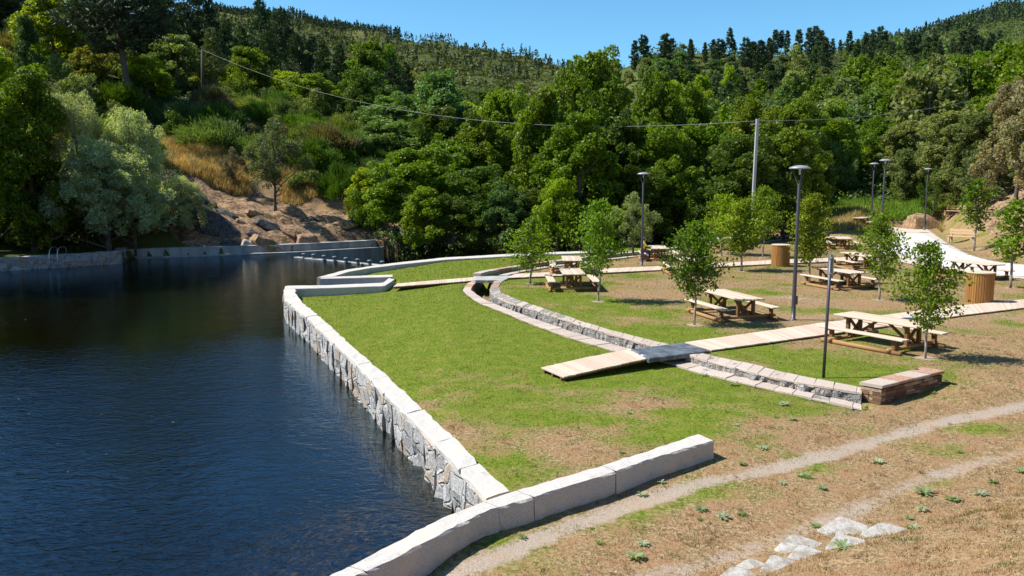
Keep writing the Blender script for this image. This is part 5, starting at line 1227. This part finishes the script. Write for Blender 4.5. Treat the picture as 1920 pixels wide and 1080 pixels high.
scatter(region(48, band(1240, 1880, 225, 285), 14, 7), ['pineF', 'pineG', 'farC'], ['pine', 'pineg', 'olive'], (5, 9.5), 'tree just below the skyline pines', 'tree', 'pine_tree', 'trees below the skyline pines', 140, False)

scatter(region(16, band(1172, 1290, 235, 292), 16, 5), ['farA', 'farC', 'farB'], ['green', 'olive', 'blue'], (4, 7), 'small tree on the open ridge shoulder', 'tree', 'broadleaf_tree', 'small trees on the ridge shoulder', 150, False)
# --- stuff: masses nobody could count
def colfill(base, n, rng, var=.25, k=4):
    c = np.array(base)[None] * rng.uniform(1 - var, 1 + var, (n, 1)) * rng.uniform(.92, 1.08, (n, 3)); return np.repeat(c, k, 0)
def mass(name, X, Y, rad, hgt, leaf, per, cols, rng, mat=None, label=None, zoff=0):
    Z = ground_z(X, Y, False) + zoff; n = len(X); tot = n * per; i = np.repeat(np.arange(n), per); d = unit(rng.normal(size=(tot, 3))); d[:, 2] = np.abs(d[:, 2])
    C = np.stack([X, Y, Z], 1)[i] + d * np.stack([rad, rad, hgt], 1)[i] * (.55 + .5 * rng.random((tot, 1))); N_ = d * .8 + (0, 0, .3) + rng.normal(size=(tot, 3)) * .6; s = leaf[i] * rng.uniform(.7, 1.3, tot)
    V, Fq = cards(C, N_, s, s * .65, rng); cc = np.array(cols)[rng.integers(0, len(cols), n)][i] * rng.uniform(.8, 1.2, (tot, 1))
    return V, Fq, np.repeat(cc, 4, 0)
rng = np.random.default_rng(77)
def bandpts(n, p0, p1, d0, d1): D = np.exp(rng.uniform(np.log(d0), np.log(d1), n)); px = rng.uniform(p0, p1, n); return (px - 960) / F / CP * D, D
def join(parts):
    Vs, Fs, Cs = [], [], []; n = 0
    for V, Fq, c in parts: Vs.append(V); Fs.append(Fq + n); Cs.append(c); n += len(V)
    return np.concatenate(Vs), np.concatenate(Fs), np.concatenate(Cs)
def keepmask(X, Y, f): m = f(X, Y); return X[m], Y[m]
U_ = [(.07, .125, .018), (.05, .09, .022), (.10, .14, .035), (.08, .11, .04)]
parts = []
X, Y = bandpts(900, -300, 730, 77, 140); u = X / Y; m = ~((u < -.24) & (u > -.42) & (Y < 81)); X, Y = X[m], Y[m]; n = len(X); parts.append(mass('', X, Y, rng.uniform(.7, 1.6, n), rng.uniform(.5, 1.3, n), np.full(n, .26), 70, U_, rng))
X, Y = bandpts(700, 1560, 2200, 88, 190); n = len(X); parts.append(mass('', X, Y, rng.uniform(1, 2.4, n), rng.uniform(.8, 2.2, n), np.full(n, .42), 60, U_, rng))
X, Y = bandpts(900, -300, 420, 56, 78); u = X / Y; m = ((u < -.40) | (Y < 66) & (u < -.36)) & ~inpoly(X, Y, POOLP) & (pdist(X, Y, np.array([damA, damB, damC])) > 2.0) & (pdist(X, Y, np.array(lw)) > 1.9); X, Y = X[m], Y[m]; n = len(X); parts.append(mass('', X, Y, rng.uniform(.6, 1.2, n), rng.uniform(.3, 1.0, n), np.full(n, .2), 50, [(.03, .055, .01), (.04, .05, .015)], rng))  # very dark leaf colours paint the shade under the shore trees
X, Y = bandpts(500, 720, 1580, 63, 110); m = ~((X / Y > .33) & (Y < 85)); X, Y = X[m], Y[m]; n = len(X); parts.append(mass('', X, Y, rng.uniform(.7, 1.5, n), rng.uniform(.5, 1.8, n), np.full(n, .26), 60, U_, rng))
rvl = resample(np.array([(15., 62.5), (9, 66), (4, 69), (-6, 72), (-9.5, 70.5)]), 500)[0]; k = rng.integers(0, 500, 420); X, Y = rvl[k, 0] + rng.normal(0, .5, 420), rvl[k, 1] + rng.uniform(-1.6, 1.5, 420); n = 420
parts.append(mass('', X, Y, rng.uniform(.6, 1.3, n), rng.uniform(.5, 1.3, n), np.full(n, .24), 60, U_, rng)); pl = parts[-1]; pl[0][:, 2] -= np.repeat(np.repeat(rng.uniform(0, 2.2, n), 60), 4)
V, Fq, C_ = join(parts); o = obj('undergrowth', nmesh('undergrowth', V, Fq, False, C_), LEAFA); tag(o, 'tangled green undergrowth covering the wooded slopes', 'undergrowth', kind='stuff')
parts = []
X, Y = bandpts(1300, 600, 1130, 190, 420); n = len(X); parts.append(mass('', X, Y, rng.uniform(2, 4, n), rng.uniform(2, 6, n), np.full(n, 1.0), 34, U_ + [(.08, .12, .02)], rng))
X, Y = bandpts(1500, 1180, 2150, 190, 330); n = len(X); parts.append(mass('', X, Y, rng.uniform(1.5, 3.4, n), rng.uniform(1, 4.5, n), np.full(n, .8), 34, U_ + [(.08, .12, .02)], rng))
X, Y = bandpts(1100, -400, 600, 140, 420); n = len(X); parts.append(mass('', X, Y, rng.uniform(2, 4, n), rng.uniform(3, 7, n), np.full(n, .9), 34, [(.03, .05, .02), (.04, .06, .02)], rng))
V, Fq, C_ = join(parts); o = obj('hillside_scrub', nmesh('hillside_scrub', V, Fq, False, C_), LEAFA); tag(o, 'dense scrub and merged tree crowns clothing the middle hillsides', 'scrub', kind='stuff')
# far plantation: conical pines too many and too small to count
def cones(X, Y, H, cols, per=26):
    n = len(X); Z = ground_z(X, Y, False); i = np.repeat(np.arange(n), per); t = rng.random(n * per); a = rng.uniform(0, 6.28, n * per); r = H[i] * .23 * (1 - t) * (.5 + .5 * np.minimum(1, t * 5)) + .1
    C = np.stack([X[i] + r * np.cos(a), Y[i] + r * np.sin(a), Z[i] + H[i] * (.12 + .88 * t)], 1); N_ = np.stack([np.cos(a), np.sin(a), np.full(len(a), .5)], 1) + rng.normal(size=(len(a), 3)) * .5
    V, Fq = cards(C, N_, H[i] * .20, H[i] * .13, rng, rng.normal(size=C.shape) * .5 + (0, 0, 1)); cc = np.array(cols)[rng.integers(0, len(cols), n)][i] * rng.uniform(.8, 1.2, (len(i), 1)); return V, Fq, np.repeat(cc, 4, 0)
FP = [(.028, .045, .028), (.035, .055, .03)]; parts = []
X, Y = bandpts(560, 380, 1160, 520, 905); parts.append(cones(X, Y, rng.uniform(4.5, 9.5, len(X)), FP))
X, Y = bandpts(190, 400, 1160, 880, 910); parts.append(cones(X, Y, rng.uniform(5, 10, len(X)), FP))
X, Y = bandpts(1300, 420, 760, 820, 930); m = Y > 790 + (X / Y + .36) * 300; parts.append(cones(X[m], Y[m], rng.uniform(5, 9, m.sum()), FP))
X, Y = bandpts(5200, 1600, 2150, 800, 1520); parts.append(cones(X, Y, rng.uniform(9, 15, len(X)), FP + [(.06, .10, .03)], 14))
X, Y = bandpts(1800, 1560, 2150, 330, 800); n = len(X); parts.append(mass('', X, Y, rng.uniform(3, 6, n), rng.uniform(3, 8, n), np.full(n, 1.6), 24, U_, rng))
X, Y = bandpts(2600, 380, 1170, 430, 905); n = len(X); parts.append(mass('', X, Y, rng.uniform(3, 8, n), rng.uniform(.8, 2.4, n), np.full(n, 2.2), 16, [(.07, .085, .02), (.09, .10, .03), (.05, .07, .02), (.11, .12, .035)], rng))
V, Fq, C_ = join(parts); o = obj('far_plantation', nmesh('far_plantation', V, Fq, False, C_), LEAFA); tag(o, 'countless tiny pines dotted over the far ridges', 'far woodland', kind='stuff')

# dry tall grass on the left bank and meadow
def blades(X, Y, H, w, cols, lean=.35, cross=True, wind=(0, 0)):
    n = len(X); Z = ground_z(X, Y, False) - .01; B = np.stack([X, Y, Z], 1); d = rng.normal(0, lean, (n, 3)); d[:, 2] = 1; d[:, 0] += wind[0]; d[:, 1] += wind[1]; d = unit(d); a = rng.uniform(0, np.pi, n); s = np.stack([np.cos(a), np.sin(a), np.zeros(n)], 1) * (np.asarray(w).reshape(-1, 1) / 2)
    tip = B + d * H[:, None]; V = np.stack([B - s, B + s, tip], 1).reshape(-1, 3); c = np.array(cols)[rng.integers(0, len(cols), n)] * rng.uniform(.75, 1.25, (n, 1)); return V, np.arange(3 * n).reshape(-1, 3), np.repeat(c, 3, 0)
STRAW = [(.48, .34, .13), (.40, .28, .11), (.34, .22, .10), (.55, .42, .20)]
parts = []
X, Y = bandpts(30000, 310, 475, 72.6, 82); parts.append(blades(X, Y, rng.uniform(.4, 1.0, len(X)), .07, STRAW, wind=(.25, 0)))
X, Y = bandpts(12000, 480, 720, 73.4, 80); m = fbm(X, Y, 6, 1) > 0; X, Y = X[m], Y[m]; parts.append(blades(X, Y, rng.uniform(.4, .9, len(X)), .07, STRAW))
X, Y = bandpts(30000, 1480, 1760, 69, 84); m = ~inpoly(X, Y, grp) & (pdist(X, Y, grp + [grp[0]]) > .8); X, Y = X[m], Y[m]; parts.append(blades(X, Y, rng.uniform(.3, .7, len(X)), .06, STRAW + [(.22, .24, .07), (.30, .28, .10), (.18, .22, .05)]))
V, Fq, C_ = join(parts); o = obj('dry_grass', nmesh('dry_grass', V, Fq, False, C_), BLADE); tag(o, 'tall straw-coloured dry grass on the left bank and back meadow', 'dry grass', kind='stuff')
parts = []
X, Y = bandpts(26000, 1540, 1790, 80, 98); parts.append(blades(X, Y, rng.uniform(.3, .8, len(X)), .09, [(.14, .25, .02), (.19, .31, .03), (.11, .20, .02)]))
V, Fq, C_ = join(parts); o = obj('fern_patch', nmesh('fern_patch', V, Fq, False, C_), BLADE); tag(o, 'bright green ferns and bracken at the back of the meadow', 'ferns', kind='stuff')
# turf: short blades over the lawns and fields, thinning with distance
def turf(n, x0, x1, y0, y1, pw):
    Y = y0 + (y1 - y0) * rng.random(n) ** pw; X = rng.uniform(x0, x1, n); m = (np.abs(X / Y) < .68); X, Y = X[m], Y[m]
    bad = inpoly(X, Y, POOLP) | inpoly(X, Y, RIVER)
    for T_ in TRENCH: bad |= inpoly(X, Y, T_)
    for A_, B_ in ((pw_o, pw_i), (fw_n, fw_b), (clo, cli), (cri, cro), (so, si), (WL([(1014.6, 689), (1182, 654.7)]), WL([(1056.5, 706.8), (1216, 672)])), (WL([(1284, 641.5), (1536, 605.5), (1808, 571.7), (1960, 557)], .3), WL([(1333.6, 656.5), (1546.9, 627), (1813, 589.5), (1960, 572)], .3)), (WL([(745, 530.5), (890, 518.5)]), WL([(737, 537.5), (892, 525.5)])), (WL([(966, 513.5), (1247, 498.7), (1447, 487.5), (1690, 478)], .3), WL([(950, 521), (1247, 505.6), (1447, 494.8), (1690, 484.5)], .3)), ([W2(1182, 655, .3), W2(1282, 641, .3)], [W2(1216, 672, .3), W2(1333, 657, .3)]), (cnr[0:1] + [cnr[3]], [cnr[1], cnr[2]])):
        bad |= inpoly(X, Y, list(A_) + list(B_)[::-1])
    X, Y = X[~bad], Y[~bad]; return X, Y
X, Y = turf(520000, -10, 34, 4, 56, 1.8)
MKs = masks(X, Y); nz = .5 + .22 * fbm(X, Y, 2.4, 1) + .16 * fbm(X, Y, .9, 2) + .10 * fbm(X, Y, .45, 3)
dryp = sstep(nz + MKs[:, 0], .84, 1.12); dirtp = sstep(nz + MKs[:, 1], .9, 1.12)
keep = rng.random(len(X)) > dirtp * .93; X, Y, dryp = X[keep], Y[keep], dryp[keep]
isdry = rng.random(len(X)) < dryp * .93; near = 1 + Y / 26
for nm, mk_, cols_, hs, lab in (('grass', ~isdry, [(.07, .11, .008), (.11, .165, .012), (.17, .21, .03), (.09, .125, .012), (.22, .22, .05)], (.02, .05), 'short green mown grass of the lawn and field'), ('withered_grass', isdry, [(.36, .25, .14), (.30, .20, .11), (.44, .33, .20), (.26, .16, .085)], (.015, .04), 'short withered brown turf around tables and track')):
    x, y, k = X[mk_], Y[mk_], near[mk_]; V, Fq, C_ = blades(x, y, rng.uniform(*hs, len(x)) * k ** .5, .011 * k, cols_, .7)
    o = obj(nm, nmesh(nm, V, Fq, False, C_), BLADE); tag(o, lab, 'grass', kind='stuff')
# taller tufts, clustered, in the worn foreground
xc, yc = turf(17000, -4, 17, 5, 25, 1.3); Mc = masks(xc, yc); pr_ = .12 + .75 * sstep(Mc[:, 0], .4, .75); pr_ *= 1 - .9 * sstep(Mc[:, 1], .3, .55); q_ = rng.random(len(xc)) < pr_; xc, yc = xc[q_], yc[q_]; nt = len(xc); per = 34; i_ = np.repeat(np.arange(nt), per); rad_ = rng.uniform(.03, .13, nt)[i_]
xt = xc[i_] + rng.normal(0, 1, nt * per) * rad_; yt = yc[i_] + rng.normal(0, 1, nt * per) * rad_; ht = rng.uniform(.02, .07, nt)[i_] * rng.uniform(.6, 1.3, nt * per)
TC = np.array([(.34, .22, .11), (.44, .31, .17), (.20, .115, .055), (.13, .14, .035), (.10, .14, .025), (.42, .33, .19), (.30, .17, .09)]); tc = TC[rng.choice(7, nt, p=(.22, .2, .16, .13, .10, .07, .12))][i_] * rng.uniform(.75, 1.25, (nt * per, 1))
V, Fq, _c = blades(xt, yt, ht, .012, [(1, 1, 1)], .8); o = obj('grass_tufts', nmesh('grass_tufts', V, Fq, False, np.repeat(tc, 3, 0)), BLADE); tag(o, 'mottled brown and green tufts of worn foreground grass', 'grass', kind='stuff')
# loose pebbles on the track
pts = []
rr = random.Random(3); mb = MB()
for i in range(170):
    L_ = TR1 if rr.random() < .65 else TR2; P_, _ = resample(L_, 200); c = P_[rr.randrange(200)] + np.array((rr.gauss(0, .35), rr.gauss(0, .3))); s = rr.uniform(.008, .02)
    z = gz(*c); mb.lathe([(.001, -s * .4), (s * .9, -s * .2), (s, s * .15), (s * .6, s * .5), (.001, s * .6)], (*c, z), 6, rr.uniform(.7, 1.3), 1)
o = mb.build('gravel', PALE); tag(o, 'small pale pebbles scattered along the dusty track', 'pebbles', kind='stuff')
# rosette weeds
def rosette(seed, n=16, r=.16):
    rg = np.random.default_rng(seed); mb = MB()
    for i in range(n):
        a = i * 2.4 + rg.uniform(-.2, .2); L = r * rg.uniform(.6, 1.15); up_ = rg.uniform(.15, .9); d = np.array((math.cos(a), math.sin(a), 0)); s = np.array((-d[1], d[0], 0)); w = L * .17
        P = [(0, 0, .0), (.35, .5, up_ * .5), (.75, .8, up_ * .75), (1.0, .0, up_ * .6)]
        Vs = []
        for t, ww, h in P: c = d * L * t + up3 * L * h; Vs += [c - s * w * (ww + .12), c + s * w * (ww + .12)]
        mb.add(Vs, [(0, 1, 3, 2), (2, 3, 5, 4), (4, 5, 7, 6)])
    return mb.mesh('weed_plant')
RM = [rosette(1), rosette(2, 22, .18), rosette(3, 12, .14)]
WD = [(1645, 868), (1500, 893), (1515, 896), (1468, 908), (1542, 917), (1390, 966), (1355, 972), (1315, 958), (1312, 975), (1205, 1022), (1190, 1048), (1124, 1020), (1205, 930), (1392, 873), (1395, 822), (1470, 760), (1485, 788), (1455, 783), (1380, 798), (1780, 712), (1750, 738), (1620, 762), (1734, 926), (1860, 905), (1838, 928), (1790, 940), (1780, 937), (1730, 957), (1705, 972), (1706, 993), (1715, 994), (1165, 850), (1110, 990), (1320, 705), (1375, 723), (980, 1010), (1240, 908), (1580, 1046), (1528, 988), (1660, 990), (1915, 886), (1800, 850), (1430, 842), (1070, 902), (1180, 776)]
for i, (px, py) in enumerate(WD):
    q = W2(px, py, .05); q = W2(px, py, gz(*q)); o = obj('weed_plant', RM[i % 3], LEAF); o.location = (*q, gz(*q)); s = random.Random(i).uniform(.38, .95); o.scale = (s, s, s); o.rotation_euler = (0, 0, i * 1.3)
    o.color = ((.32, .38, .26, 1), (.21, .28, .13, 1), (.11, .20, .04, 1))[i % 3]
    tag(o, ('pale grey-green', 'mid green', 'bright green')[i % 3] + (' larger' if s > .85 else ' small') + ' rosette weed ' + ('on the lawn' if (py < 800 and px < 1500) else 'by the slate pier' if px > 1600 and py < 780 else 'near the flat stone row' if py > 980 and px > 1400 else 'by the granite block wall' if px < 1210 else 'on the brown bank at the right' if px > 1690 else 'between the two tracks' if py > 880 else 'beside the dusty track'), 'weed', 'rosette weeds in the foreground')
# floating specks on the water
mb = MB(); rr = random.Random(8)
for i in range(16):
    px, py = rr.uniform(0, 560), rr.uniform(500, 900); q = W2(px, py, ZW + .005); s = rr.uniform(.015, .032); a = rr.uniform(0, 3)
    mb.add([(q[0] + s * math.cos(a + t), q[1] + s * .6 * math.sin(a + t), ZW + .006) for t in (0, 1.5, 3.1, 4.6)], [(0, 1, 2, 3)])
o = mb.build('fallen_leaves', PALE); tag(o, 'tiny pale leaves floating on the dark water', 'floating leaves', kind='stuff')
